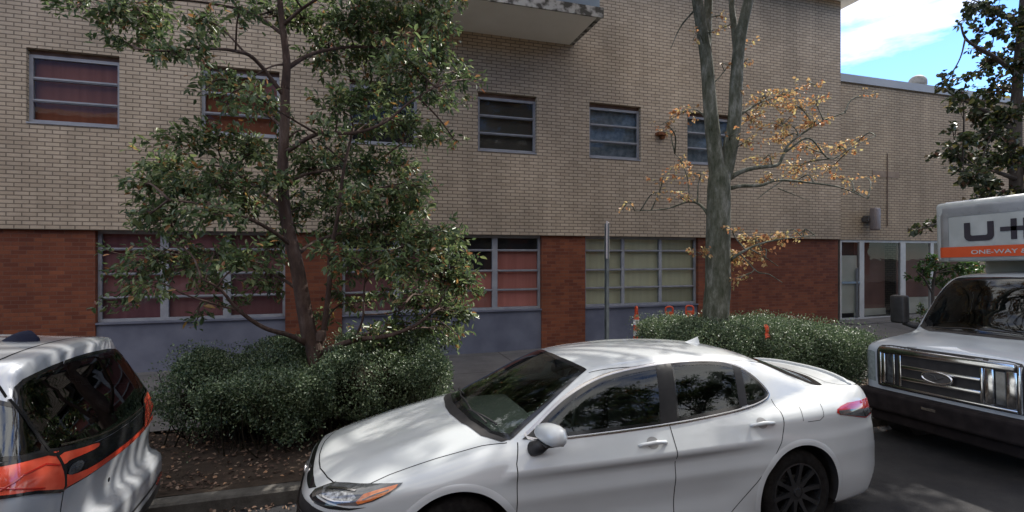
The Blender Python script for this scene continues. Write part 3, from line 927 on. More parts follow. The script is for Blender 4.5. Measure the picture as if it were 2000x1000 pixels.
M['gap'] = mat_noise('panel_gap', (0.008, 0.008, 0.009), (0.012, 0.012, 0.012), 4, 0.9, spec=0.1)
M['chrome'] = mat_noise('chrome', (0.62, 0.62, 0.63), (0.70, 0.70, 0.71), 6, 0.10, 0.2, metal=1.0)
M['satin'] = mat_noise('satin_trim', (0.35, 0.34, 0.34), (0.42, 0.41, 0.41), 6, 0.22, metal=1.0)
M['car_glass'] = mat_glass('dark_car_glass', (0.26, 0.29, 0.29), f0=0.01, k=.8)
M['privacy_glass'] = mat_glass('privacy_glass', (0.10, 0.105, 0.11), f0=0.05)
M['windshield_glass'] = mat_glass('windshield_glass', (0.82, 0.92, 0.85), f0=0.02)
M['rubber'] = mat_noise('tyre_rubber', (0.008, 0.007, 0.007), (0.016, 0.015, 0.014), 30, 0.9, spec=0.1)
M['rim_black'] = mat_noise('black_alloy', (0.012, 0.012, 0.013), (0.02, 0.02, 0.021), 5, 0.25, spec=0.5)
M['rim_grey'] = mat_noise('grey_alloy', (0.3, 0.3, 0.31), (0.36, 0.36, 0.37), 5, 0.3, metal=0.8)
M['seat'] = mat_noise('seat_cloth', (0.06, 0.062, 0.06), (0.10, 0.10, 0.095), 20, 0.9)
M['dash'] = mat_noise('dash_plastic', (0.075, 0.08, 0.075), (0.10, 0.105, 0.10), 20, 0.6)
M['headliner'] = mat_noise('headliner', (0.35, 0.36, 0.33), (0.42, 0.43, 0.40), 10, 0.9)
M['red_lens'] = mat_noise('red_lens', (0.36, 0.012, 0.008), (0.48, 0.022, 0.014), 6, 0.10, spec=0.6, coat=1.0)
M['orange_red_lens'] = mat_noise('orange_red_lens', (0.50, 0.045, 0.022), (0.66, 0.095, 0.05), 7, 0.12, spec=0.6, coat=1.0)
M['amber'] = mat_noise('amber_lens', (0.45, 0.11, 0.025), (0.62, 0.19, 0.05), 30, 0.12, spec=0.6, coat=1.0)
M['lamp_dark'] = mat_noise('lamp_housing_dark', (0.03, 0.033, 0.037), (0.08, 0.085, 0.09), 16, 0.12, spec=0.6, coat=1.0)
M['lamp_clear'] = mat_noise('lamp_reflector', (0.05, 0.052, 0.055), (0.34, 0.35, 0.36), 40, 0.14, 0.3, metal=0.8, coat=1.0)
M['lamp_grey_lens'] = mat_noise('grey_marker_lens', (0.18, 0.21, 0.21), (0.28, 0.32, 0.31), 22, 0.15, spec=0.6, coat=1.0)

def panel(F, poly, view, off, name, mat, parent, res=0.03, step=0.015, flip_y=False):
    poly = resample(poly, step)
    lo, hi = poly.min(0), poly.max(0)
    gx, gy = np.meshgrid(np.arange(lo[0] + res / 2, hi[0], res), np.arange(lo[1] + res / 2, hi[1], res))
    G = np.stack([gx.ravel(), gy.ravel()], 1)
    G = G[in_poly(G, poly)]
    if len(G):
        d = np.min(np.linalg.norm(G[:, None] - poly[None], axis=2), axis=1)
        G = G[d > res * 0.45]
    pts = [Vector(p) for p in np.concatenate([poly, G])] if len(G) else [Vector(p) for p in poly]
    n = len(poly)
    vs, es, fs, *_ = delaunay_2d_cdt(pts, [(i, (i + 1) % n) for i in range(n)], [], 1, 1e-6)
    uv = np.array([v[:] for v in vs])
    P, N, hit = project(F, uv, view, off)
    ctr = P[hit].mean(0) if hit.any() else P.mean(0)
    fs = [f for f in fs if hit[list(f)].all()]
    out = []
    for f in fs:
        a, b, c = P[f[0]], P[f[1]], P[f[2]]
        nn = np.cross(b - a, c - a)
        out.append(tuple(f) if nn.dot(N[f[0]]) > 0 else tuple(f)[::-1])
    if flip_y:
        P = P * [1, -1, 1]; N = N * [1, -1, 1]; out = [f[::-1] for f in out]
    return mesh_obj(name, P, out, mat, parent, True, N)

def strip(F, line, view, width, off, closed=False, mb=None, flip_y=False, step=0.02, lift=0.0):
    """ribbon along a traced line on the skin; added to mb"""
    P2 = resample(line, step, closed)
    T = np.roll(P2, -1, 0) - np.roll(P2, 1, 0) if closed else np.gradient(P2, axis=0)
    T /= np.linalg.norm(T, axis=1)[:, None] + 1e-9
    Nn = np.stack([-T[:, 1], T[:, 0]], 1)
    rows = []
    for k, o in ((-.5, off), (0, off + lift), (.5, off)):
        P, N, hit = project(F, P2 + Nn * width * k, view, o)
        rows.append((P, N, hit))
    n = len(P2)
    V = np.concatenate([r[0] for r in rows]); N = np.concatenate([r[1] for r in rows]); H = np.concatenate([r[2] for r in rows])
    Fs = []
    for r in range(2):
        for i in range(n if closed else n - 1):
            j = (i + 1) % n
            f = (r * n + i, r * n + j, (r + 1) * n + j, (r + 1) * n + i)
            if not H[list(f)].all(): continue
            if np.linalg.norm(V[f[0]] - V[f[1]]) > 0.15 or np.linalg.norm(V[f[0]] - V[f[3]]) > 0.15 + width: continue
            nn = np.cross(V[f[1]] - V[f[0]], V[f[3]] - V[f[0]])
            Fs.append(f if nn.dot(N[f[0]]) > 0 else f[::-1])
    if flip_y:
        V = V * [1, -1, 1]; Fs = [f[::-1] for f in Fs]
    mb.add(V, Fs)

def arc_strip(F, c, r0, r1, a0, a1, off, sgn, mb, n=60, flange=0.07, fm=1):
    A = np.linspace(R(a0), R(a1), n)
    rows = []
    for r in np.linspace(r0, r1, 4):
        uv = np.stack([c[0] + r * np.cos(A), c[1] + r * np.sin(A)], 1)
        P, N, h = project(F, uv, 'side', off * (1 if r < r1 - 1e-6 else 0.2))
        rows.append(P)
    V = np.concatenate(rows)
    Fs = [(q * n + i, q * n + i + 1, (q + 1) * n + i + 1, (q + 1) * n + i) for q in range(3) for i in range(n - 1)]
    Vi = rows[0] + np.array([0, flange, 0])
    b = len(V)
    V = np.concatenate([V, rows[0], Vi])
    F2 = [(b + n + i, b + n + i + 1, b + i + 1, b + i) for i in range(n - 1)]
    f = Fs[n // 2]
    if np.cross(V[f[1]] - V[f[0]], V[f[3]] - V[f[0]])[1] > 0: Fs = [q[::-1] for q in Fs]
    if sgn > 0:
        V = V * [1, -1, 1]; Fs = [f[::-1] for f in Fs]; F2 = [f[::-1] for f in F2]
    k = len(mb.V)
    mb.add(V, Fs, 0); mb.add(V, F2, fm)

def skin(F, sh, cuts, groups, mat, parent):
    """closed skin minus the cut faces; faces of each group become a part of their own"""
    V, Q, ends, N = sh
    C = V[Q].mean(1)
    keep = np.ones(len(Q), bool)
    for test in cuts: keep &= ~test(V[Q])
    lab = np.zeros(len(Q), int)
    for i, (nm, test, lb) in enumerate(groups):
        lab = np.where((lab == 0) & test(C), i + 1, lab)
    res = {}
    for i in range(len(groups) + 1):
        f = Q[keep & (lab == i)]
        if not len(f): continue
        used = np.unique(f)
        remap = np.full(len(V), -1); remap[used] = np.arange(len(used))
        fl = remap[f].tolist()
        if i == 0:
            for e in ends:
                if all(remap[k] >= 0 for k in e): fl.append([int(remap[k]) for k in e])
        nm = 'body' if i == 0 else groups[i - 1][0]
        o = mesh_obj(nm, V[used], fl, mat, parent, True, N[used])
        if i and groups[i - 1][2]: o['label'] = groups[i - 1][2]
        res.setdefault(nm, []).append(o)
    return res

def poly_cut(poly, view, cond):
    ax = {'side': (0, 2), 'top': (0, 1), 'rear': (1, 2)}[view]
    def t(VQ):
        ok = np.ones(len(VQ), bool)
        for k in range(4): ok &= in_poly(VQ[:, k][:, ax], poly)
        return ok & cond(VQ.mean(1))
    return t

def rdiag_cut(poly, sgn, cond):
    def t(VQ):
        ok = np.ones(len(VQ), bool)
        for k in range(4):
            p = VQ[:, k]
            ok &= in_poly(np.stack([(p[:, 0] + sgn * p[:, 1]) * .7071, p[:, 2]], 1), poly)
        return ok & cond(VQ.mean(1))
    return t

def wheel(parent, x, y, sgn, r=0.335, w=0.22, rr=0.235, rim='rim_black', spokes=10):
    """tyre and rim; sgn = -1 faces -y. y is the outer face"""
    yo, yi = y, y - sgn * w
    h = MB()
    prof = [(rr, yi), (r - .045, yi), (r - .012, yi + sgn * .02), (r, yi + sgn * .05)]
    for q in np.linspace(0, 1, 5)[1:-1]: prof.append((r - 0.004, yi + sgn * (.05 + q * (w - .10))))
    prof += [(r, yo - sgn * .05), (r - .012, yo - sgn * .02), (r - .045, yo), (rr + .02, yo - sgn * .002), (rr, yo - sgn * .012), (rr, yi)]
    h.lathe(prof, 'y', (x, 0, r), 48)
    ty = h.build('wheel', M['rubber'], parent, False); auto_smooth(ty, 40)
    q = MB()
    q.lathe([(rr, yo - sgn * .012), (rr - .012, yo - sgn * .010), (rr - .018, yo - sgn * .03), (rr - .02, yi + sgn * .02), (.05, yi + sgn * .05)], 'y', (x, 0, r), 48)
    yc = yo - sgn * .028
    q.lathe([(.0, yc + sgn * .012), (.03, yc + sgn * .012), (.034, yc), (.06, yc - sgn * .003), (.075, yc - sgn * .03), (.075, yc - sgn * .06)], 'y', (x, 0, r), 24)
    for k in range(spokes):
        a = 2 * math.pi * k / spokes + .12
        ca, sa = math.cos(a), math.sin(a)
        V = []
        for (rad, hw, dy, th) in ((.055, .022, 0.0, .03), (rr * .6, .013, .008, .028), (rr - .008, .02, .015, .03)):
            for s1, d in ((-1, 0), (1, 0), (1, 1), (-1, 1)):
                px, pz = rad * ca - s1 * hw * sa, rad * sa + s1 * hw * ca
                V.append((x + px, yc + sgn * (dy - d * th), r + pz))
        Fq = []
        for t in range(2):
            for u in range(4):
                f = (t * 4 + u, t * 4 + (u + 1) % 4, t * 4 + 4 + (u + 1) % 4, t * 4 + 4 + u)
                Fq.append(f)
        q.add(V, Fq)
    rm = q.build('rim', M[rim], ty); auto_smooth(rm, 35)
    for k in range(5):
        pass
    return ty

def wheel_well(parent, x, r, z, y0, y1, mat):
    for q in (-1, 1):
        h = MB()
        h.lathe([(r, q * y0), (r, q * y1), (.01, q * y1)], 'y', (x, 0, z), 40)
        h.build('wheel_housing', mat, parent)

def blob(F, c, mat, name, parent, nst=20, nang=32, nend=8, half=0.03, rmax=0.5, rot=None):
    V, Q, ends, N = shell(F, -half, half, lambda x: 0.0, nst, nang, nend, rmax)
    if rot is not None:
        Rm = np.array(rot.to_3x3()); V = V @ Rm.T; N = N @ Rm.T
    V = V + np.array(c)
    o = mesh_obj(name, V, Q.tolist() + ends, mat, parent, True, None)
    return o

def rounded(a, b, c, p=2.6):
    return lambda x, y, z: (np.abs(x / a) ** p + np.abs(y / b) ** p + np.abs(z / c) ** p) - 1

def handle(parent, F, x0, x1, z, mat, gapm, flip, view='side'):
    """cup in the skin and a bar over it"""
    xm = (x0 + x1) / 2
    cup = [(xm + .048 * math.cos(t), z + .008 + .038 * math.sin(t)) for t in np.linspace(0, 2 * math.pi, 20, endpoint=False)]
    P, N, h = project(F, np.array([(x0, z), (xm, z + .004), (x1, z + .002)]), view, 0.012)
    P = np.array([project(F, np.array([(x0, z)]), view, -0.004)[0][0], project(F, np.array([(x0 + .02, z + .001)]), view, 0.016)[0][0], P[1] + N[1] * .018, project(F, np.array([(x1 - .02, z + .002)]), view, 0.018)[0][0], project(F, np.array([(x1, z + .002)]), view, -0.004)[0][0]])
    s = -1 if flip else 1
    P = P * [1, s, 1]
    mb = MB(); mb.tube(P, [.010, .0135, .0145, .0135, .010], 10)
    o = mb.build('handle', mat, parent, True)
    c = panel(F, cup, view, 0.0012, 'handle_cup', gapm, o, 0.02, 0.012, flip_y=flip)
    return o

# ================================================================== white sedan
F = F_sedan
car = empty('sedan', (-.36, 4.08, 0), (-XROLL, 0, 0), 'white four door sedan parked at the kerb with black wheels', 'car')
sh = shell(F, .55, 4.25, lambda x: .60, 210, 220, 34)
DLO = smooth_poly([(1.425, .966), (1.553, 1.042), (1.688, 1.130), (1.824, 1.207), (2.025, 1.289), (2.257, 1.342), (2.70, 1.378), (3.1, 1.374), (3.35, 1.340), (3.50, 1.235), (3.59, 1.105), (3.54, 1.066), (3.36, 1.030), (3.0, 1.002), (2.56, .980), (2.0, .968)], it=2)
FW = smooth_poly([(1.485, .982), (1.60, 1.056), (1.70, 1.116), (1.83, 1.188), (2.03, 1.268), (2.26, 1.322), (2.61, 1.356), (2.635, 1.345), (2.50, .992), (2.47, .988)], it=2)
RW = smooth_poly([(2.640, 1.002), (2.748, 1.352), (2.77, 1.362), (3.1, 1.357), (3.30, 1.325), (3.345, 1.28), (3.262, 1.055), (3.235, 1.04), (2.66, 1.0)], it=2)
QW = smooth_poly([(3.295, 1.063), (3.372, 1.275), (3.39, 1.285), (3.50, 1.205), (3.562, 1.108), (3.535, 1.085), (3.35, 1.05)], it=2)
WS = [(1.375, -.758), (1.265, -.64), (1.185, -.4), (1.15, -.1), (1.15, .1), (1.185, .4), (1.265, .64), (1.375, .758), (1.533, .712), (1.691, .662), (1.86, .602), (2.045, .522), (2.02, .40), (1.985, .15), (1.985, -.15), (2.02, -.4), (2.045, -.522), (1.86, -.602), (1.691, -.662), (1.533, -.712)]
BL = [(3.70, -.52), (3.66, -.3), (3.64, 0), (3.66, .3), (3.70, .52), (3.9, .575), (4.1, .59), (4.27, .595), (4.33, .4), (4.36, 0), (4.33, -.4), (4.27, -.595), (4.1, -.59), (3.9, -.575)]
up = lambda C: C[:, 2] > .90
WC1, WC2 = (.98, .335), (3.72, .335)
ra = .405
def arch_cut(VQ):
    C = VQ.mean(1)
    d1 = np.hypot(C[:, 0] - WC1[0], C[:, 2] - WC1[1]); d2 = np.hypot(C[:, 0] - WC2[0], C[:, 2] - WC2[1])
    return ((d1 < ra + .012) | (d2 < ra + .012)) & (np.abs(C[:, 1]) > .55) & (C[:, 2] > .16)
D1 = smooth_poly([(1.41, .99), (1.375, .85), (1.370, .544), (1.38, .33), (1.46, .235), (1.7, .215), (2.45, .215), (2.55, .235), (2.567, .36), (2.565, .7), (2.562, .985)], it=2)
D1b = [(1.41, .955), (1.37, .85), (1.368, .544), (1.375, .33), (1.42, .255), (1.5, .23), (2.52, .23), (2.556, .26), (2.567, .36), (2.566, .7), (2.562, .985), (2.62, 1.15), (2.69, 1.385), (2.25, 1.375), (1.88, 1.275), (1.6, 1.125)]
D2b = [(2.567, .975), (2.571, .7), (2.572, .36), (2.585, .26), (2.62, .23), (2.95, .235), (3.05, .27), (3.125, .339), (3.297, .496), (3.429, .641), (3.52, .77), (3.556, .856), (3.59, .977), (3.60, 1.06), (3.60, 1.12), (3.5, 1.26), (3.36, 1.36), (3.1, 1.395), (2.695, 1.385), (2.62, 1.15)]
HD = [(.11, 0), (.117, -.16), (.132, -.3), (.188, -.49), (.243, -.615), (.33, -.69), (.455, -.752), (.573, -.738), (.869, -.742), (1.176, -.762), (1.345, -.790)]
HDp = HD + [(1.27, -.665), (1.19, -.42), (1.145, -.1), (1.145, .1), (1.19, .42), (1.27, .665)] + [(x, -y) for x, y in HD[::-1][:-1]]
def sidegrp(poly, sg):
    return lambda C: in_poly(C[:, [0, 2]], poly) & (C[:, 1] * sg > .45) & (C[:, 2] < 1.385)
TRK = [(4.38, -.56), (4.44, -.63), (4.62, -.66), (4.72, -.60), (4.78, -.3), (4.79, 0), (4.78, .3), (4.72, .60), (4.62, .66), (4.44, .63), (4.38, .56), (4.40, .3), (4.41, 0), (4.40, -.3)]
grp = [('door', sidegrp(D1b, -1), None), ('door', sidegrp(D2b, -1), None), ('door', sidegrp(D1b, 1), None), ('door', sidegrp(D2b, 1), None),
       ('bonnet', lambda C: in_poly(C[:, :2], HDp) & (C[:, 2] > .70), None),
       ('boot_lid', lambda C: in_poly(C[:, :2], TRK) & (C[:, 2] > .95), None)]
cuts = [poly_cut(FW, 'side', up), poly_cut(RW, 'side', up), poly_cut(QW, 'side', up), poly_cut(WS, 'top', up), poly_cut(BL, 'top', up), arch_cut]
parts = skin(F, sh, cuts, grp, M['white_paint'], car)
doors = parts['door']
# glass
for fl in (False, True):
    d1, d2 = (doors[0], doors[1]) if not fl else (doors[2], doors[3])
    panel(F, FW, 'side', 0.002, 'window', M['car_glass'], d1, flip_y=fl)
    panel(F, RW, 'side', 0.002, 'window', M['car_glass'], d2, flip_y=fl)
    panel(F, QW, 'side', 0.002, 'quarter_window', M['car_glass'], d2, flip_y=fl)
    mb = MB()
    for w_, wd in ((FW, .030), (RW, .026), (QW, .022)):
        strip(F, w_, 'side', wd, 0.003, True, mb, fl)
    mb.build('window_seal', M['black_gloss'], car, True)
    pil = [(2.49, .985), (2.635, .99), (2.76, 1.372), (2.615, 1.370)]
    panel(F, pil, 'side', 0.0035, 'pillar_trim', M['pillar_black'], car, flip_y=fl)
    div = [(3.225, 1.035), (3.31, 1.045), (3.40, 1.295), (3.33, 1.325)]
    panel(F, div, 'side', 0.0035, 'pillar_trim', M['pillar_black'], car, flip_y=fl)
    tri = [(1.445, .972), (1.60, .976), (1.655, 1.088), (1.60, 1.06)]
    panel(F, tri, 'side', 0.0042, 'mirror_sail', M['black_plastic'], car, flip_y=fl)
    mb = MB(); strip(F, DLO, 'side', .016, 0.004, True, mb, fl, lift=.003)
    mb.build('window_trim', M['satin'], car, True)
    handle(d1, F, 2.275, 2.505, .874, M['white_paint'], M['cup'], fl)
    handle(d2, F, 3.26, 3.485, .912, M['white_paint'], M['cup'], fl)
    # gaps
    mb = MB()
    strip(F, [(1.412, .958), (1.376, .85), (1.370, .544), (1.377, .33), (1.42, .255), (1.5, .23), (2.52, .23), (2.556, .26), (2.569, .36), (2.568, .7), (2.564, .978)], 'side', .0065, 0.0008, False, mb, fl)
    strip(F, [(2.572, .36), (2.587, .26), (2.62, .23), (2.95, .235), (3.05, .27), (3.125, .339), (3.297, .496), (3.429, .641), (3.52, .77), (3.556, .856), (3.588, .977), (3.58, 1.06)], 'side', .0065, 0.0008, False, mb, fl)
    strip(F, [(3.789, 1.000), (3.765, .95), (3.755, .905)], 'side', .004, 0.0008, False, mb, fl)
    strip(F, [(3.80, .897), (3.93, .897), (3.972, .92), (4.008, 1.006)], 'side', .004, 0.0008, False, mb, fl)
    mb.build('panel_gap', M['gap'], car)
    for wc in (WC1, WC2):
        mb = MB()
        arc_strip(F, wc, ra - .012, ra + .034, -16, 196, 0.006, 1 if fl else -1, mb)
        mb.build('wheel_arch', [M['white_paint'], M['black_plastic']], car, True)
    # headlight
    HL = [(0.600, .757), (.70, .768), (0.785, .774), (.93, .788), (1.056, .797), (1.046, .778), (1.006, .745), (.93, .708), (.849, .684), (.74, .680), (.64, .692), (.50, .712), (.53, .735)]
    hl = panel(F, HL, 'diag', 0.003, 'headlight', M['lamp_dark'], car, 0.02, 0.012, flip_y=fl)
    panel(F, [(.835, .703), (.865, .742), (.95, .768), (1.035, .789), (1.032, .774), (.985, .742), (.92, .712), (.85, .692)], 'diag', 0.006, 'turn_signal', M['amber'], hl, 0.02, 0.012, flip_y=fl)
    panel(F, [(.55, .728), (.66, .742), (.80, .740), (.83, .722), (.80, .700), (.70, .694), (.60, .705)], 'diag', 0.005, 'reflector', M['lamp_clear'], hl, 0.02, 0.012, flip_y=fl)
    mb = MB(); strip(F, [(.57, .735), (.70, .750), (.80, .752)], 'diag', .006, 0.0075, False, mb, fl); strip(F, [(.60, .706), (.70, .697), (.80, .703)], 'diag', .006, 0.0075, False, mb, fl)
    mb.build('light_strip', M['satin'], hl, True)
    mb = MB(); strip(F, [(.87, .715), (.93, .742), (1.0, .764)], 'diag', .006, .0085, False, mb, fl); mb.build('signal_rib', M['lamp_dark'], hl, True)
    panel(F, [(.48, .712), (.56, .694), (.66, .678), (.80, .668), (.90, .676), (.80, .655), (.66, .652), (.54, .664), (.47, .685)], 'diag', .002, 'lamp_underline', M['black_gloss'], car, .02, .012, flip_y=fl)
    # taillight
    c = lambda p: ((p[0] + p[1]) * .7071, p[2])
    TL = [c(p) for p in ((4.132, -.875, .957), (4.20, -.865, .975), (4.296, -.845, .988), (4.524, -.799, .985), (4.66, -.74, .985), (4.66, -.76, .86), (4.509, -.83, .842), (4.277, -.881, .893), (4.151, -.895, .916), (4.12, -.89, .935))]
    tl = panel(F, TL, 'rdiag', 0.004, 'tail_light', M['red_lens'], car, 0.02, 0.012, flip_y=fl)
    TD = [c(p) for p in ((4.132, -.875, .948), (4.28, -.86, .942), (4.45, -.83, .925), (4.64, -.75, .905), (4.64, -.76, .868), (4.509, -.83, .850), (4.277, -.881, .896), (4.151, -.895, .918))]
    panel(F, TD, 'rdiag', 0.006, 'dark_lens', M['lamp_dark'], tl, 0.02, 0.012, flip_y=fl)
    TC = [c(p) for p in ((4.46, -.83, .905), (4.64, -.75, .895), (4.64, -.76, .872), (4.50, -.83, .86))]
    panel(F, TC, 'rdiag', 0.008, 'reverse_light', M['lamp_clear'], tl, 0.02, 0.012, flip_y=fl)
    # reflector slot in the rear bumper corner
    mb = MB(); strip(F, [c((4.66, -.76, .78)), c((4.66, -.77, .62))], 'rdiag', .012, 0.002, False, mb, fl)
    mb.build('bumper_slot', M['black_plastic'], car)
ws = panel(F, WS, 'top', 0.002, 'windshield', M['windshield_glass'], car)
mb = MB(); strip(F, WS, 'top', .045, 0.003, True, mb); mb.build('windshield_edge', M['black_gloss'], ws, True)
bl = panel(F, BL, 'top', 0.002, 'rear_window', M['privacy_glass'], car)
mb = MB(); strip(F, BL, 'top', .05, 0.003, True, mb); mb.build('window_edge', M['black_gloss'], bl, True)
# cowl under the windscreen
CW = [(1.36, -.77), (1.262, -.64), (1.18, -.4), (1.142, -.1), (1.142, .1), (1.18, .4), (1.262, .64), (1.36, .77), (1.31, .77), (1.20, .65), (1.115, .4), (1.08, .1), (1.08, -.1), (1.115, -.4), (1.20, -.65), (1.31, -.77)]
panel(F, CW, 'top', 0.0035, 'cowl', M['black_plastic'], car)
for pts in ([(1.27, -.55), (1.215, -.30), (1.21, .05), (1.23, .18)], [(1.235, .05), (1.24, .3), (1.29, .55), (1.31, .62)], [(1.20, -.28), (1.33, -.62)]):
    P, N, h = project(F, resample(pts, .04, False), 'top', 0.022)
    mb = MB(); mb.tube(P, .007, 6)
    mb.build('wiper', M['black_plastic'], car)
mb = MB()
strip(F, HD[::-1] + [(x, -y) for x, y in HD[1:]], 'top', .008, 0.0008, False, mb)
strip(F, TRK, 'top', .007, 0.0008, True, mb)
strip(F, [(2.06, -.575), (2.4, -.60), (2.9, -.60), (3.4, -.575), (3.68, -.545)], 'top', .006, .0008, False, mb)
strip(F, [(2.06, .575), (2.4, .60), (2.9, .60), (3.4, .575), (3.68, .545)], 'top', .006, .0008, False, mb)
mb.build('panel_gap', M['gap'], car)
# front
SL = [(-.55, .722), (-.40, .728), (-.18, .728), (0, .728), (.18, .728), (.40, .728), (.55, .722), (.50, .700), (.3, .690), (0, .686), (-.3, .690), (-.50, .700)]
panel(F, SL, 'front', 0.002, 'upper_grille', M['black_gloss'], car, 0.03)
LG = [(-.74, .625), (-.60, .652), (-.48, .655), (-.25, .625), (0, .615), (.25, .625), (.48, .655), (.60, .652), (.74, .625), (.80, .36), (.70, .27), (-.70, .27), (-.80, .36)]
gr = panel(F, LG, 'front', 0.002, 'lower_grille', M['black_plastic'], car, 0.04)
mb = MB()
for z in (.33, .39, .45, .51, .57): strip(F, [(-.72, z), (0, z), (.72, z)], 'front', .014, .008, False, mb, lift=.01)
mb.build('grille_bar', M['black_gloss'], gr, True)
mb = MB()
P, N, h = project(F, np.array([(0.0, .655)]), 'front', .008)
t = np.linspace(0, 2 * np.pi, 28)
mb.tube(np.stack([np.full(28, P[0][0]), .075 * np.cos(t), .657 + .045 * np.sin(t)], 1), .008, 6)
mb.tube(np.stack([np.full(28, P[0][0]) - .004, .035 * np.cos(t), .660 + .030 * np.sin(t)], 1), .006, 6)
mb.build('emblem', M['satin'], car, True)
for s in (-1, 1):
    mb = MB(); strip(F, [(s * .575, .738), (s * .63, .705)], 'front', .05, .003, False, mb)
    mb.build('grille_wing', M['satin'], car, True)
# lip spoiler, antenna fin
FS = lambda x, y, z: np.maximum(smax(np.abs(y) - .030 * np.clip((.20 - x) / .2, .0, 1) ** .5 * np.clip(1 - z / .16, .15, 1), z - np.clip((x + .02) * .55, 0, .062), .012), -z - .01)
ff = MB()
N_ = 12
V = []; 
for i in range(N_):
    u = i / (N_ - 1); x = 3.30 + .17 * u; zt = .068 * (u ** 1.25)
    yb = .034 * math.sin(math.pi * min(1, .12 + .88 * u) * .5)
    z0 = float(gT(x)) - .012
    V += [(x, -yb, z0), (x + .0, -yb * .22, z0 + zt * .85 + .004), (x + .0, 0, z0 + zt + .005), (x, yb * .22, z0 + zt * .85 + .004), (x, yb, z0)]
Fq = [(i * 5 + k, i * 5 + k + 1, i * 5 + 5 + k + 1, i * 5 + 5 + k) for i in range(N_ - 1) for k in range(4)] + [tuple((N_ - 1) * 5 + k for k in range(5))]
ff.add(V, [f[::-1] for f in Fq])
o = ff.build('antenna_fin', M['white_paint'], car); auto_smooth(o, 50)
# spoiler lip along the boot edge
y = np.linspace(-.66, .66, 30)
Pp, Nn, hh = project(F, np.stack([4.665 - .10 * (np.abs(y) / .66) ** 2.5, y], 1), 'top', 0.0)
mb = MB(); mb.tube(Pp + np.array([-.01, 0, .004]), np.where(np.abs(y) > .6, .012, .022), 8)
o = mb.build('boot_spoiler', M['white_paint'], car, True)
# mirror
for s in (-1,):
    Fm = lambda x, y, z: smax(np.abs(x / .082) ** 2.2 + np.abs(y / .150) ** 2.6 + np.abs(z / (np.where(z > 0, .070, .048) * (1 + .22 * np.clip(y * s / .15, -1, 1)))) ** 2.6 - 1, (x - .060) / .08, .15)
    m_ = blob(Fm, (1.572, s * 1.02, 1.052), M['white_paint'], 'side_mirror', car, rot=Matrix.Rotation(R(-8 * s), 4, 'Z'))
    mb = MB(); mb.rbox(1.515, 1.64, min(s * .915, s * 1.09), max(s * .915, s * 1.09), .992, 1.006, .006)
    mb.build('mirror_base_trim', M['black_plastic'], m_)
    mb = MB(); mb.tube([(1.50, s * .875, .925), (1.525, s * .925, .945), (1.55, s * .985, .995)], [.050, .046, .040], 12)
    mb.build('mirror_arm', M['black_plastic'], m_, True)
    mb = MB(); mb.rbox(1.639, 1.644, min(s * .92, s * 1.11), max(s * .92, s * 1.11), 1.014, 1.105, .002)
    mb.build('mirror_glass', M['chrome'], m_)
# wheels
for wc in (WC1, WC2):
    for s in (-1, 1):
        wheel(car, wc[0], s * .895, s)
    wheel_well(car, wc[0], ra + .02, wc[1], .86, .58, M['black_plastic'])
mb = MB(); mb.box(.9, 4.0, -.55, .55, .19, .21); mb.build('underbody', M['black_plastic'], car)
# cabin
mb = MB()
mb.rbox(1.30, 1.78, -.70, .70, .70, .93, .06)
mb.rbox(1.70, 1.84, -.66, -.10, .80, .965, .05)
mb.build('dashboard', M['dash'], car)
mb = MB()
t = np.linspace(0, 2 * np.pi, 32)
mb.tube(np.stack([1.93 + .07 * np.sin(t), -.36 + .185 * np.cos(t), .93 + .17 * np.sin(t)], 1), .016, 8)
mb.tube([(1.93, -.52, .93), (1.93, -.2, .93)], .02, 6); mb.tube([(1.75, -.36, .85), (1.93, -.36, .93)], .035, 8)
mb.build('steering_wheel', M['dash'], car, True)
for xs_, ys_ in ((2.30, -.37), (2.30, .37)):
    mb = MB()
    mb.rbox(xs_ - .35, xs_ + .18, ys_ - .25, ys_ + .25, .42, .60, .06)
    mb.add([], [])
    mb.rbox(xs_ + .12, xs_ + .27, ys_ - .24, ys_ + .24, .55, 1.10, .07)
    mb.rbox(xs_ + .20, xs_ + .31, ys_ - .13, ys_ + .13, 1.12, 1.28, .05)
    mb.tube([(xs_ + .24, ys_ - .06, 1.05), (xs_ + .25, ys_ - .06, 1.16)], .01, 6); mb.tube([(xs_ + .24, ys_ + .06, 1.05), (xs_ + .25, ys_ + .06, 1.16)], .01, 6)
    mb.build('seat', M['seat'], car, True)
mb = MB()
mb.rbox(2.95, 3.45, -.66, .66, .42, .62, .06); mb.rbox(3.38, 3.56, -.66, .66, .55, 1.08, .07)
for q in (-.42, .42): mb.rbox(3.48, 3.58, q - .13, q + .13, 1.09, 1.2, .04)
mb.build('rear_seat', M['seat'], car, True)
mb = MB(); mb.box(3.56, 4.3, -.62, .62, 1.02, 1.04); mb.build('parcel_shelf', M['dash'], car)
mb = MB(); mb.box(1.2, 4.2, -.72, .72, .36, .40); mb.build('cabin_floor', M['dash'], car)
mb = MB(); mb.rbox(2.02, 2.06, -.12, .12, 1.22, 1.29, .02); mb.tube([(2.0, 0, 1.36), (2.03, 0, 1.27)], .012, 6)
mb.build('rear_view_mirror', M['black_plastic'], car)

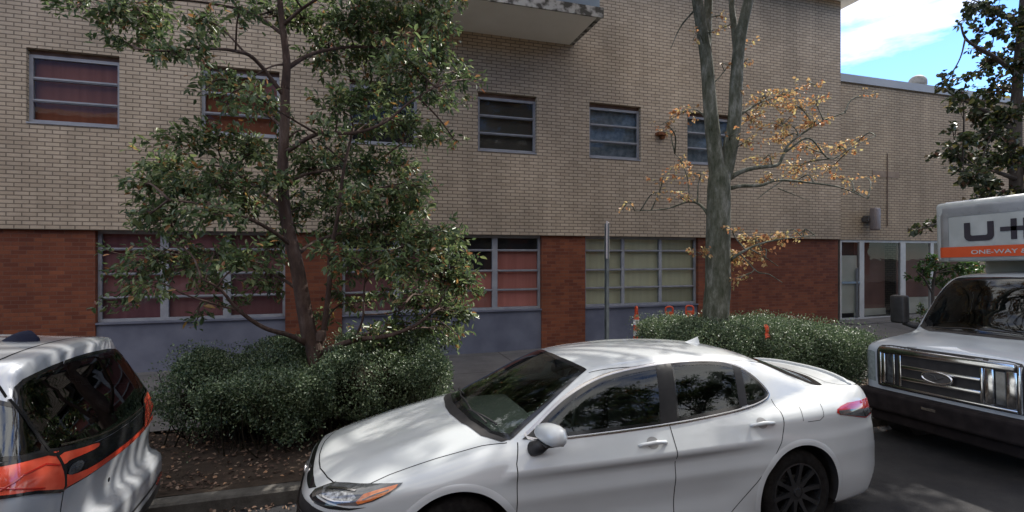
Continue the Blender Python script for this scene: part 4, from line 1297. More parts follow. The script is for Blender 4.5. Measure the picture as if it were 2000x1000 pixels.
# ================================================================== silver minivan
F = F_van
van = empty('minivan', (-6.66, 4.03, 0), (-XROLL, 0, 0), 'silver minivan parked at the left with red tail lights across its rear', 'car')
sh = shell(F, .8, 4.45, lambda x: .75, 150, 230, 44, 1.8)
RG = smooth_poly([(-.688, 1.445), (-.62, 1.525), (-.45, 1.553), (-.25, 1.57), (0, 1.578), (.25, 1.57), (.50, 1.55), (.68, 1.50), (.78, 1.35), (.875, 1.12), (.88, 1.085), (.6, 1.075), (.3, 1.063), (0, 1.063), (-.19, 1.075), (-.40, 1.105), (-.63, 1.145), (-.650, 1.18), (-.682, 1.31)], it=1)
c2 = lambda p: ((p[0] + p[1]) * .7071, p[2])
c2f = lambda p: ((p[0] - p[1]) * .7071, p[2])
SG = [c2(p) for p in ((4.925, -.700, 1.452), (4.995, -.684, 1.32), (5.052, -.648, 1.160), (5.02, -.816, 1.180), (4.969, -.872, 1.200), (4.80, -.93, 1.21), (4.55, -.945, 1.22), (4.5, -.90, 1.36), (4.55, -.86, 1.45), (4.75, -.82, 1.46))]
SGs = smooth_poly(SG, it=1)
SW1 = smooth_poly([(1.9, 1.13), (2.2, 1.36), (2.6, 1.50), (3.1, 1.53), (3.1, 1.14)], it=1)
SW2 = smooth_poly([(3.2, 1.14), (3.2, 1.53), (4.2, 1.50), (4.3, 1.46), (4.3, 1.17)], it=1)
WSv = [(1.42, -.82), (1.32, -.4), (1.30, 0), (1.32, .4), (1.42, .82), (2.15, .62), (2.08, .3), (2.06, 0), (2.08, -.3), (2.15, -.62)]
VW1, VW2 = (.98, .35), (4.08, .35)
def arch_cut_v(VQ):
    C = VQ.mean(1)
    d1 = np.hypot(C[:, 0] - VW1[0], C[:, 2] - VW1[1]); d2 = np.hypot(C[:, 0] - VW2[0], C[:, 2] - VW2[1])
    return ((d1 < .432) | (d2 < .432)) & (np.abs(C[:, 1]) > .6) & (C[:, 2] > .17)
TG = [(-.70, 1.44), (-.66, 1.55), (-.5, 1.60), (0, 1.625), (.5, 1.60), (.70, 1.55), (.92, 1.10), (.93, .90), (.90, .70), (-.61, .70), (-.60, .92), (-.64, 1.155), (-.69, 1.31)]
grp = [('tailgate', lambda C: in_poly(C[:, 1:], TG) & (C[:, 0] > 4.78), None)]
cuts = [poly_cut(RG, 'rear', lambda C: C[:, 0] > 4.7), rdiag_cut(SGs, 1, lambda C: (C[:, 0] > 4.3) & (C[:, 1] < -.4)), rdiag_cut(SGs, -1, lambda C: (C[:, 0] > 4.3) & (C[:, 1] > .4)),
        poly_cut(SW1, 'side', up), poly_cut(SW2, 'side', up), poly_cut(WSv, 'top', lambda C: C[:, 2] > 1), arch_cut_v]
parts = skin(F, sh, cuts, grp, M['silver_paint'], van)
tg = parts['tailgate'][0]
g = panel(F, RG, 'rear', .003, 'rear_window', M['privacy_glass'], tg, .035)
mb = MB(); strip(F, RG, 'rear', .022, .004, True, mb); mb.build('window_edge', M['black_gloss'], g, True)
for fl in (False, True):
    q = panel(F, SGs, 'rdiag', .003, 'quarter_window', M['privacy_glass'], van, .035, flip_y=fl)
    mb = MB(); strip(F, SGs, 'rdiag', .022, .004, True, mb, fl); mb.build('window_edge', M['black_gloss'], q, True)
    for w_ in (SW1, SW2):
        panel(F, w_, 'side', .003, 'window', M['privacy_glass'], van, .06, flip_y=fl)
        mb = MB(); strip(F, w_, 'side', .05, .004, True, mb, fl); mb.build('window_edge', M['black_gloss'], van, True)
    for wc in (VW1, VW2):
        mb = MB(); arc_strip(F, wc, .405, .45, -16, 196, .006, 1 if fl else -1, mb)
        mb.build('wheel_arch', [M['silver_paint'], M['black_plastic']], van, True)
    mb = MB()
    strip(F, [(1.75, 1.1), (1.7, .7), (1.75, .3), (2.9, .26), (3.1, .3), (3.15, 1.1)], 'side', .007, .001, False, mb, fl)
    strip(F, [(3.2, 1.1), (3.18, .3), (3.6, .27), (3.9, .75), (4.3, .9), (4.35, 1.15)], 'side', .007, .001, False, mb, fl)
    mb.build('panel_gap', M['gap'], van)
    # lamp cluster at the corner
    LP = [c2(p) for p in ((5.055, -.60, 1.135), (5.03, -.80, 1.165), (4.969, -.872, 1.175), (4.85, -.935, 1.175), (4.80, -.955, 1.12), (4.85, -.97, 1.06), (4.99, -.925, 1.035), (5.06, -.81, 1.00), (5.09, -.65, .935), (5.094, -.56, .905), (5.094, -.56, 1.0), (5.08, -.58, 1.07))]
    lm = panel(F, smooth_poly(LP, it=1), 'rdiag', .008, 'tail_light', M['orange_red_lens'], van, .025, flip_y=fl)
    mb = MB(); strip(F, smooth_poly(LP, it=1), 'rdiag', .016, .0095, True, mb, fl); mb.build('lamp_edge', M['black_gloss'], lm, True)
    mb = MB(); strip(F, [c2(p) for p in ((4.93, -.90, 1.05), (5.02, -.82, 1.10), (5.07, -.70, 1.10), (5.085, -.60, 1.06))], 'rdiag', .010, .0105, False, mb, fl, lift=.003)
    strip(F, [c2(p) for p in ((4.93, -.91, 1.09), (5.02, -.84, 1.04), (5.07, -.72, .985))], 'rdiag', .008, .0105, False, mb, fl, lift=.003)
    mb.build('lamp_ridge', M['red_lens'], lm, True)
# light bar across the tailgate
BB = [(-.60, 1.13), (-.40, 1.095), (-.19, 1.062), (0, 1.050), (.3, 1.050), (.6, 1.065), (.88, 1.075), (.90, .96), (.88, .925), (.6, .905), (.3, .89), (0, .887), (-.3, .893), (-.58, .91)]
bb = panel(F, BB, 'rear', .005, 'light_bar', M['black_gloss'], tg, .03)
panel(F, smooth_poly([(-.60, .925), (-.55, .918), (-.3, .900), (0, .893), (.3, .896), (.6, .912), (.88, .932), (.885, .962), (.6, .945), (.3, .930), (0, .928), (-.3, .938), (-.50, .965), (-.54, .985), (-.60, 1.0)], it=1), 'rear', .009, 'red_strip', M['orange_red_lens'], bb, .03)
panel(F, smooth_poly([(-.60, 1.12), (-.40, 1.085), (-.22, 1.060), (-.19, 1.045), (-.22, 1.03), (-.40, 1.045), (-.52, 1.06), (-.56, 1.05), (-.60, 1.06)], it=1), 'rear', .009, 'red_strip', M['orange_red_lens'], bb, .03)
panel(F, smooth_poly([(.60, 1.06), (.86, 1.07), (.87, 1.03), (.70, 1.02)], it=1), 'rear', .009, 'red_strip', M['orange_red_lens'], bb, .03)
panel(F, smooth_poly([(-.55, .985), (-.52, 1.03), (-.42, 1.025), (-.38, .995), (-.42, .965), (-.50, .968)], it=1), 'rear', .010, 'bar_end', M['lamp_dark'], bb, .03)
mb = MB()
strip(F, [(-.55, 1.155), (-.36, 1.122), (-.17, 1.092), (0, 1.080), (.3, 1.079), (.6, 1.09), (.86, 1.10)], 'rear', .012, .006, False, mb, lift=.004)
mb.build('chrome_line', M['satin'], tg, True)
mb = MB()
strip(F, [(-.70, 1.46), (-.695, 1.31), (-.645, 1.16)], 'rear', .012, .0055, False, mb)
strip(F, [(-.565, .90), (-.56, .80), (-.56, .715)], 'rear', .008, .001, False, mb)
strip(F, [(4.775, -.70), (4.785, -.5), (4.785, 0), (4.785, .5), (4.775, .70)], 'top', .012, .001, False, mb)
strip(F, [(4.80, -.66), (4.90, -.70)], 'top', .012, .001, False, mb)
mb.build('panel_gap', M['gap'], van)
panel(F, [(-.80, 1.20), (-.55, 1.175), (-.53, 1.10), (-.78, 1.12)], 'rear', .002, 'lamp_surround', M['black_gloss'], van, .03)
panel(F, [(-.615, 1.14), (-.575, 1.13), (-.545, .905), (-.605, .905)], 'rear', .004, 'lamp_surround', M['orange_red_lens'], van, .02)
bp_ = panel(F, [(-.78, .645), (.78, .645), (.78, .600), (-.78, .600)], 'rear', .003, 'bumper_step', M['silver_paint'], van, .04)
mb = MB(); strip(F, [(-.85, .50), (0, .47), (.85, .50)], 'rear', .02, .003, False, mb); strip(F, [(-.8, .40), (0, .36), (.8, .40)], 'rear', .10, .003, False, mb)
mb.build('bumper_insert', M['black_plastic'], van, True)
for s in (-1, 1):
    panel(F, smooth_poly([(s * .60, .50), (s * .80, .52), (s * .80, .47), (s * .60, .45)], it=1), 'rear', .006, 'bumper_reflector', M['red_lens'], van, .03)
# antenna fin on the roof
mb = MB()
V = []; N_ = 12
for i in range(N_):
    u = i / (N_ - 1); x = 4.50 + .20 * u; zt = .075 * math.sin(min(1, u * 1.25) * math.pi / 2) ** .9 * (1 if u < .8 else (1.15 - u) / .35)
    yb = .045 * math.sin(math.pi * (.08 + .84 * u)) + .01
    z0 = float(vT(x)) - .02
    V += [(x, -yb, z0), (x, -yb * .55, z0 + zt * .8 + .01), (x, 0, z0 + zt + .015), (x, yb * .55, z0 + zt * .8 + .01), (x, yb, z0)]
Fq = [(i * 5 + k, i * 5 + k + 1, i * 5 + 5 + k + 1, i * 5 + 5 + k) for i in range(N_ - 1) for k in range(4)] + [tuple((N_ - 1) * 5 + k for k in range(5))]
mb.add(V, [f[::-1] for f in Fq])
M['navy'] = mat_noise('dark_blue_black', (0.006, 0.008, 0.022), (0.012, 0.014, 0.03), 5, 0.6, spec=.1)
o = mb.build('antenna_fin', M['navy'], van); auto_smooth(o, 50)
wsv = panel(F, WSv, 'top', .003, 'windshield', M['car_glass'], van, .06)
mb = MB(); strip(F, WSv, 'top', .05, .004, True, mb); mb.build('windshield_edge', M['black_gloss'], wsv, True)
panel(F, [(-.8, .70), (-.5, .62), (.5, .62), (.8, .70), (.8, .35), (-.8, .35)], 'front', .003, 'grille', M['black_plastic'], van, .06)
for s in (-1, 1):
    panel(F, [(s * .45, .78), (s * .9, .84), (s * .9, .72), (s * .5, .70)], 'front', .004, 'headlight', M['lamp_clear'], van, .05)
for wc in (VW1, VW2):
    for s in (-1, 1): wheel(van, wc[0], s * .965, s, r=.35, rr=.24, rim='rim_grey')
    wheel_well(van, wc[0], .43, wc[1], .94, .65, M['black_plastic'])
mb = MB(); mb.box(1.0, 4.9, -.7, .7, .22, .26); mb.rbox(4.1, 4.3, -.8, .8, .6, 1.15, .08); mb.rbox(3.0, 3.2, -.8, .8, .6, 1.2, .08); mb.rbox(2.0, 2.2, -.8, .8, .6, 1.2, .08)
mb.build('seats', M['seat'], van)

# ================================================================== rental truck
F = F_cab
trk = empty('box_truck', (6.30, 4.05, 0), (-XROLL, 0, 0), 'white rental box truck with chrome grille and orange stripe on its overhang', 'truck')
sh = shell(F, .5, 2.1, lambda x: .95, 110, 220, 34, 1.8)
WT = [(1.03, -.855), (.87, -.6), (.80, -.2), (.80, .2), (.87, .6), (1.03, .855), (1.20, .80), (1.375, .66), (1.30, .3), (1.285, 0), (1.30, -.3), (1.375, -.66), (1.20, -.80)]
SWt = smooth_poly([(1.12, 1.33), (1.30, 1.62), (1.52, 1.86), (2.0, 1.86), (2.05, 1.33)], it=1)
TW1 = (.72, .36)
def arch_cut_t(VQ):
    C = VQ.mean(1)
    return (np.hypot(C[:, 0] - TW1[0], C[:, 2] - TW1[1]) < .45) & (np.abs(C[:, 1]) > .6)
HT = [(.07, -.80), (.05, -.4), (.045, 0), (.05, .4), (.07, .80), (.85, .86), (.80, .5), (.77, 0), (.80, -.5), (.85, -.86)]
DT = [(1.0, .55), (1.0, 1.28), (1.25, 1.62), (1.5, 1.90), (2.1, 1.90), (2.15, .6), (1.4, .5)]
grp = [('bonnet', lambda C: in_poly(C[:, :2], HT) & (C[:, 2] > 1.12), None), ('door', sidegrp(DT, -1), None), ('door', sidegrp(DT, 1), None)]
cuts = [poly_cut(WT, 'top', lambda C: C[:, 2] > 1.25), poly_cut(SWt, 'side', up), arch_cut_t]
parts = skin(F, sh, cuts, grp, M['truck_paint'], trk)
wt = panel(F, WT, 'top', .003, 'windshield', M['car_glass'], trk, .04)
mb = MB(); strip(F, WT, 'top', .06, .004, True, mb); mb.build('windshield_edge', M['black_gloss'], wt, True)
panel(F, [(1.03, -.86), (.86, -.6), (.785, -.2), (.785, .2), (.86, .6), (1.03, .86), (1.0, .90), (.80, .65), (.70, .2), (.70, -.2), (.80, -.65), (1.0, -.90)], 'top', .004, 'cowl', M['black_plastic'], trk, .04)
for pts in ([(.84, -.5), (.83, -.1), (.83, .12)], [(.84, .15), (.84, .5), (.88, .62)]):
    P, N, h = project(F, resample(pts, .05, False), 'top', .03)
    mb = MB(); mb.tube(P, .010, 6); mb.build('wiper', M['black_plastic'], trk)
mb = MB(); strip(F, [(.05, .40), (.06, .30)], 'top', .006, .001, False, mb); 
strip(F, [(.10, -.85), (.5, -.90), (.95, -.92)], 'top', .008, .001, False, mb); strip(F, [(.10, .85), (.5, .90), (.95, .92)], 'top', .008, .001, False, mb)
for fl in (False, True): strip(F, [(1.0, 1.27), (1.0, .55), (2.1, .55), (2.12, 1.3)], 'side', .008, .001, False, mb, fl)
mb.build('panel_gap', M['gap'], trk)
# grille: black recess, chrome surround and bars
GO = smooth_poly([(-.735, .66), (-.735, 1.00), (-.73, 1.10), (-.68, 1.145), (-.3, 1.148), (.3, 1.148), (.68, 1.145), (.73, 1.10), (.735, 1.00), (.735, .66), (.70, .645), (-.70, .645)], it=1)
gl_ = panel(F, [(y_ * 1.022, .895 + (z_ - .895) * 1.03) for y_, z_ in GO], 'front', .004, 'grille', M['black_plastic'], trk, .04)
mb = MB()
def bar(y0, y1, z0, z1, th=.03, base=-.004):
    mb.rbox(-base - th - .006, -base + .012, y0, y1, z0, z1, min(.012, (z1 - z0) * .3, (y1 - y0) * .3), 0, 2)
bar(-.69, .69, 1.062, 1.138, .035)
bar(-.39, .43, .905, .950); bar(-.39, .43, .765, .815); bar(-.70, .70, .655, .685, .03)
bar(.425, .455, .686, 1.06); bar(-.415, -.385, .686, 1.06); bar(.50, .525, .69, 1.06); bar(.615, .665, .69, 1.06)
bar(.665, .70, .655, 1.10)
bar(-.505, -.418, .69, 1.06, .02); bar(-.70, -.605, .69, 1.06, .02)
bar(-.735, -.705, .655, 1.12)
o = mb.build('chrome_surround', M['chrome'], gl_); auto_smooth(o, 40)
mb = MB()
t = np.linspace(0, 2 * np.pi, 40)
pts = np.stack([np.full(40, -.048), .02 + .155 * np.cos(t), .868 + .062 * np.sin(t)], 1)
mb.tube(pts, .014, 8)
o = mb.build('emblem', M['chrome'], gl_, True)
mb = MB()
mb.add([(-.050, .02 + .145 * math.cos(a), .868 + .054 * math.sin(a)) for a in t[:-1]], [tuple(range(39))])
pc = np.stack([np.full(9, -.056), .02 + np.array([.05, .075, .06, .02, .0, .03, -.01, -.05, -.075]), .868 + np.array([.0, .018, .028, .022, -.012, -.026, -.012, .008, .018])], 1)
mb.tube(pc, .006, 6)
mb.build('emblem_face', M['dark_metal'], o)
for y0, y1 in ((-.605, -.508), (.53, .612)):
    mb = MB(); mb.rbox(-.012, .02, y0, y1, .70, 1.05, .01); mb.build('headlight', M['lamp_dark'], trk)
for fl in (False, True):
    dg = [(-.735 * .7071 * -1, 0)]
    ml = panel(F, [(.56, .68), (.56, 1.05), (.60, 1.06), (.72, 1.05), (.74, .70)], 'diag', .004, 'marker_light', M['lamp_grey_lens'], trk, .03, flip_y=fl)
mb = MB(); mb.rbox(-.14, .10, -.96, .96, .36, .60, .04); 
mb.rbox(-.06, .10, -.80, .80, .22, .352, .03)
mb.build('front_bumper', M['bumper_black'], trk); 
mb = MB(); mb.rbox(-.148, -.141, -.02, .13, .50, .53, .002); mb.build('plate_holder', M['satin'], trk)
for s in (-1, 1):
    mb = MB(); mb.rbox(.90, 1.02, min(s * 1.03, s * 1.24), max(s * 1.03, s * 1.24), 1.34, 1.73, .035)
    mr_ = mb.build('side_mirror', M['black_plastic'], trk); auto_smooth(mr_, 40)
    mb = MB(); mb.tube([(1.10, s * .93, 1.30), (1.03, s * 1.0, 1.32), (.97, s * 1.10, 1.36)], [.05, .045, .04], 10); mb.build('mirror_arm', M['black_plastic'], mr_, True)
for s in (-1, 1):
    wheel(trk, TW1[0], s * .93, s, r=.36, w=.22, rr=.22, rim='rim_grey')
    wheel(trk, 4.6, s * 1.05, s, r=.36, w=.40, rr=.22, rim='rim_grey')
wheel_well(trk, TW1[0], .46, TW1[1], .90, .6, M['black_plastic'])
for fl in (False, True):
    panel(F, SWt, 'side', .003, 'window', M['car_glass'], trk, .06, flip_y=fl)
    mb = MB(); arc_strip(F, TW1, .43, .49, 0, 180, .006, 1 if fl else -1, mb); mb.build('wheel_arch', [M['truck_paint'], M['black_plastic']], trk, True)
mb = MB(); mb.rbox(1.0, 1.35, -.8, .8, 1.0, 1.24, .06); mb.build('dashboard', M['dash'], trk)
mb = MB()
for y in (-.45, .45): mb.rbox(1.9, 2.1, y - .28, y + .28, .9, 1.65, .07); mb.rbox(1.5, 2.0, y - .28, y + .28, .8, 1.0, .07)
mb.build('seats', M['seat'], trk)
mb = MB(); mb.tube(np.stack([1.52 + .08 * np.sin(t), -.45 + .2 * np.cos(t), 1.28 + .17 * np.sin(t)], 1), .017, 8); mb.build('steering_wheel', M['dash'], trk)
# cargo box with the overhang above the cab
M['box_white'] = mat_noise('box_panel_white', (0.38, 0.395, 0.38), (0.49, 0.505, 0.49), 3.5, 0.5, spec=0.4)
M['box_alu'] = mat_noise('box_aluminium', (0.36, 0.37, 0.38), (0.46, 0.47, 0.48), 5, 0.35, 0.5, metal=0.7)
M['orange'] = mat_noise('orange_stripe', (0.58, 0.075, 0.018), (0.66, 0.10, 0.026), 3, 0.5)
M['logo_dark'] = mat_noise('logo_dark_ink', (0.022, 0.017, 0.024), (0.032, 0.026, 0.034), 5, 0.6)
M['letter_grey'] = mat_noise('letter_silver', (0.42, 0.42, 0.42), (0.50, 0.50, 0.50), 5, 0.5)
XA = 1.50                      # front of the overhang, local
BY = 1.00
bz0, bz1 = 2.19, 3.0
mb = MB()
mb.rbox(XA, 5.9, -BY, BY, bz0, bz1, .05, 0, 3)
mb.box(2.5, 5.88, -BY + .003, BY - .003, .75, bz0 + .2, 0)
mb.box(2.45, 5.8, -.5, .5, .45, .748, 1)
box = mb.build('cargo_box', [M['box_white'], M['black_plastic']], trk); auto_smooth(box, 40)
mb = MB()
# rounded aluminium cap along the top front edge and corner posts
n = 8
def cap(y0, y1, x0):
    prof = [(x0 - .006, 2.80), (x0 - .006, 2.90)] + [(x0 - .006 + .115 * (1 - math.cos(a)), 2.90 + .115 * math.sin(a)) for a in np.linspace(.2, math.pi / 2, n)] + [(x0 + .4, 3.015)]
    V = [(x, y, z) for y in (y0, y1) for x, z in prof]
    k = len(prof)
    mb.add(V, [(i, i + 1, k + i + 1, k + i) for i in range(k - 1)])
cap(-BY + .10, BY - .10, XA)
for s in (-1, 1):
    prof = [(XA - .010 + .13 * (1 - math.sin(a)), s * (BY - .12 + .13 * math.cos(a))) for a in np.linspace(math.pi / 2, 0, 9)] 
    prof = [(XA - .010, s * (BY - .17))] + prof + [(XA + .3, s * (BY + .010))]
    zs = [bz0 - .002, 2.80, 2.86, 2.92, 2.97, 3.0]
    ins = [0, 0, .006, .025, .06, .12]
    k = len(prof)
    V = []
    for z, q in zip(zs, ins):
        for (x, y) in prof: V.append((x + q * .9, y - s * q * .9, z + 0.005))
    Fq = [(r * k + i, r * k + i + 1, r * k + k + i + 1, r * k + k + i) for r in range(len(zs) - 1) for i in range(k - 1)]
    mb.add(V, Fq if s < 0 else [f[::-1] for f in Fq])
o = mb.build('corner_trim', M['box_alu'], box); auto_smooth(o, 50)
mb = MB()
y = -.95
while y < 1.0:
    mb.box(XA - .012, XA - .006, y - .006, y + .006, 2.824, 2.836); y += .1
mb.build('rivets', M['box_alu'], box)
# orange stripe runs round the far corner
mb = MB()
zs0, zs1 = 2.245, 2.385
pr = [(XA - .016 + .136 * (1 - math.sin(a)), (BY - .12 + .136 * math.cos(a))) for a in np.linspace(math.pi / 2, 0, 9)]
full = [(x, -y) for x, y in [(XA + .5, BY + .016)] + pr[::-1]] + [(x, y) for x, y in pr + [(XA + .5, BY + .016)]]
k = len(full)
mb.add([(x, y, z) for z in (zs0, zs1) for x, y in full], [(i, k + i, k + i + 1, i + 1) for i in range(k - 1)])
st = mb.build('orange_stripe', M['orange'], box, True)

def lettering(text, size, xf, y0, z0, mat, name, parent, width=None):
    """text on the front of the overhang: reads from far side (+y) to near side"""
    cu = bpy.data.curves.new(name, 'FONT')
    cu.body = text; cu.size = size; cu.extrude = 0.001; cu.offset = size * 0.012
    tmp = bpy.data.objects.new(name, cu); COL.objects.link(tmp)
    dg = bpy.context.evaluated_depsgraph_get()
    me = bpy.data.meshes.new_from_object(tmp.evaluated_get(dg))
    bpy.data.objects.remove(tmp)
    co = np.array([v.co[:] for v in me.vertices])
    w = co[:, 0].max() - co[:, 0].min()
    sx = (width / w) if width else 1
    V = np.stack([xf - co[:, 2], y0 - (co[:, 0] - co[:, 0].min()) * sx, z0 + co[:, 1]], 1)
    fs = [tuple(p.vertices) for p in me.polygons]
    return mesh_obj(name, V, fs, mat, parent)
lettering('ONE-WAY & LOCAL', .075, XA - .0185, .56, 2.283, M['letter_grey'], 'lettering', st, .96)
# big dark letters drawn as strokes: U, hyphen joined to an H, A, U, L
mb = MB()
lx0, lx1 = XA - .0085, XA - .004
def stroke(y0, y1, z0, z1): mb.box(lx0, lx1, min(y0, y1), max(y0, y1), z0, z1)
def big_u(ya, wd, z0, z1, t_):
    # ya = left edge (largest y)
    O = [(0, 1)]
    r = .07
    outer = [(0, z1 - z0), (0, r)] + [(r - r * math.cos(a), r - r * math.sin(a)) for a in np.linspace(.25, math.pi / 2, 6)] + [(wd - r + r * math.sin(a), r - r * math.cos(a)) for a in np.linspace(0, 1.32, 6)] + [(wd, r), (wd, z1 - z0)]
    inner = [(t_, z1 - z0), (t_, t_ + .02), (t_ + .006, t_ + .006), (t_ + .02, t_), (wd - t_ - .02, t_), (wd - t_ - .006, t_ + .006), (wd - t_, t_ + .02), (wd - t_, z1 - z0)]
    ring = outer + inner[::-1]
    pts = [Vector(p) for p in ring]
    n_ = len(pts)
    vs, es, fs, *_ = delaunay_2d_cdt(pts, [(i, (i + 1) % n_) for i in range(n_)], [], 1, 1e-6)
    V = [(lx0, ya - v.x, z0 + v.y) for v in vs]
    mb.add(V, [tuple(f) for f in fs])
Z0, Z1 = 2.455, 2.70
big_u(.64, .335, Z0, Z1, .072)
stroke(.24, .005, Z0 + .105, Z0 + .16)          # hyphen running into the H
stroke(.13, .07, Z0, Z1 + .01)
stroke(.005, -.065, Z0, Z1 + .01)
yA = -.125
stroke(yA, yA - .07, Z0, Z1); stroke(yA - .19, yA - .26, Z0, Z1); stroke(yA - .0701, yA - .1899, Z1 - .06, Z1); stroke(yA - .0701, yA - .1899, Z0 + .09, Z0 + .14)
big_u(-.435, .26, Z0, Z1, .07)
stroke(-.755, -.825, Z0, Z1); stroke(-.8251, -.95, Z0, Z0 + .06)
mb.build('big_lettering', M['logo_dark'], box)
# ------------------------------------------------------------------ plants
def leaf_quads(C, D, Nrm, L_, W_, fold=0.25):
    """leaves at C pointing along D with face normal Nrm; six points, two folded halves each"""
    n = len(C)
    D = D / (np.linalg.norm(D, axis=1)[:, None] + 1e-9)
    S_ = np.cross(D, Nrm); S_ /= np.linalg.norm(S_, axis=1)[:, None] + 1e-9
    U = np.cross(S_, D)
    L_ = np.broadcast_to(L_, (n,))[:, None]; W_ = np.broadcast_to(W_, (n,))[:, None]
    tip = C + D * L_ - U * L_ * .10
    l1 = C + D * L_ * .35 + S_ * W_ * .5 + U * W_ * fold; r1 = C + D * L_ * .35 - S_ * W_ * .5 + U * W_ * fold
    l2 = C + D * L_ * .72 + S_ * W_ * .36 + U * W_ * fold * .6; r2 = C + D * L_ * .72 - S_ * W_ * .36 + U * W_ * fold * .6
    V = np.stack([C, l1, l2, tip, r2, r1], 1).reshape(-1, 3)
    b = np.arange(n)[:, None] * 6
    F1 = b + np.array([[0, 1, 2, 3]]); F2 = b + np.array([[0, 3, 4, 5]])
    return V, np.concatenate([F1, F2])

def leaf_mesh(name, V, F, mat, parent=None):
    me = bpy.data.meshes.new(name)
    me.vertices.add(len(V)); me.vertices.foreach_set('co', np.asarray(V, np.float32).ravel())
    nf, k = F.shape
    me.loops.add(nf * k); me.loops.foreach_set('vertex_index', F.astype(np.int32).ravel())
    me.polygons.add(nf); me.polygons.foreach_set('loop_start', (np.arange(nf) * k).astype(np.int32))
    me.update(calc_edges=True); me.validate()
    me.materials.append(mat)
    o = bpy.data.objects.new(name, me); COL.objects.link(o)
    if parent: o.parent = parent
    return o

def unit(v): return v / (np.linalg.norm(v, axis=-1, keepdims=True) + 1e-9)
def rvec(n): return unit(rng.normal(size=(n, 3)))

def spline(P, n=8):
    P = np.asarray(P, float)
    Q = np.concatenate([[2 * P[0] - P[1]], P, [2 * P[-1] - P[-2]]])
    out = []
    for i in range(1, len(Q) - 2):
        for t in np.linspace(0, 1, n, endpoint=False):
            a, b, c, d = Q[i - 1], Q[i], Q[i + 1], Q[i + 2]
            out.append(.5 * (2 * b + (c - a) * t + (2 * a - 5 * b + 4 * c - d) * t * t + (3 * b - a - 3 * c + d) * t ** 3))
    out.append(P[-1])
    return np.array(out)

def mat_bark(name, c1, c2, c3, scale=9):
    m, n, L, b = nodes_of(name)
    tc = n.new('ShaderNodeTexCoord'); mp = n.new('ShaderNodeMapping'); mp.inputs['Scale'].default_value = (1, 1, .35)
    nz = n.new('ShaderNodeTexNoise'); nz.inputs['Scale'].default_value = scale; nz.inputs['Detail'].default_value = 9; nz.inputs['Roughness'].default_value = .7
    r = n.new('ShaderNodeValToRGB'); e = r.color_ramp.elements
    e[0].position = .32; e[0].color = (*c1, 1); e[1].position = .7; e[1].color = (*c3, 1); q = e.new(.52); q.color = (*c2, 1)
    L(tc.outputs['Object'], mp.inputs[0]); L(mp.outputs[0], nz.inputs['Vector']); L(nz.outputs['Fac'], r.inputs['Fac']); L(r.outputs['Color'], b.inputs['Base Color'])
    setp(b, None, .85, 0, .25)
    n2 = n.new('ShaderNodeTexNoise'); n2.inputs['Scale'].default_value = scale * 5; n2.inputs['Detail'].default_value = 6
    L(mp.outputs[0], n2.inputs['Vector'])
    bp = n.new('ShaderNodeBump'); bp.inputs['Strength'].default_value = .7; bp.inputs['Distance'].default_value = .015
    L(n2.outputs['Fac'], bp.inputs['Height']); L(bp.outputs['Normal'], b.inputs['Normal'])
    return m

M['bark_holly'] = mat_bark('reddish_bark', (.045, .03, .025), (.085, .055, .045), (.16, .12, .10))
M['bark_grey'] = mat_bark('mossy_grey_bark', (.030, .036, .018), (.11, .115, .088), (.27, .27, .24), 10)
M['bark_dark'] = mat_bark('dark_bark', (.03, .025, .022), (.06, .05, .045), (.10, .09, .08))
M['leaf_holly'] = mat_leaf('glossy_green_leaf', [(0, (.048, .080, .036)), (.40, (.095, .145, .058)), (.75, (.165, .215, .088)), (.92, (.25, .29, .12)), (.97, (.28, .10, .045)), (1, (.40, .26, .08))], rough=.36, spec=.65, trans=.45)
M['leaf_autumn'] = mat_leaf('autumn_leaf', [(0, (.34, .13, .06)), (.3, (.48, .25, .11)), (.6, (.58, .40, .19)), (.85, (.52, .46, .20)), (1, (.30, .11, .06))], rough=.5, spec=.4, trans=.45)
M['leaf_dark'] = mat_leaf('dark_maple_leaf', [(0, (.022, .030, .016)), (.4, (.035, .050, .020)), (.75, (.055, .075, .025)), (.9, (.10, .045, .035)), (.96, (.20, .22, .05)), (1, (.32, .24, .07))], rough=.4, spec=.4, trans=.3)
M['leaf_box'] = mat_leaf('box_hedge_leaf', [(0, (.036, .064, .032)), (.5, (.078, .122, .058)), (.85, (.17, .23, .12)), (1, (.27, .32, .19))], rough=.4, spec=.7, trans=.3)
M['leaf_small'] = mat_leaf('bright_green_leaf', [(0, (.03, .07, .02)), (.5, (.06, .13, .03)), (.9, (.11, .19, .05)), (1, (.25, .10, .04))], rough=.35, spec=.5, trans=.4)
M['leaf_litter'] = mat_leaf('dead_leaf', [(0, (.04, .024, .018)), (.4, (.085, .052, .038)), (.7, (.16, .10, .072)), (.9, (.26, .19, .14)), (1, (.34, .18, .09))], rough=.7, spec=.3, trans=.1)
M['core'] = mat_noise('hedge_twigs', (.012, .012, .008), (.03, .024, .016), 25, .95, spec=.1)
M['berry'] = mat_noise('red_berry', (.30, .02, .012), (.42, .04, .02), 10, .3)

def limb(mb, pts, r0, r1, n=9, k=6):
    P = spline(pts, k)
    t = np.linspace(0, 1, len(P))
    mb.tube(P, r0 + (r1 - r0) * t ** .8, n)
    return P

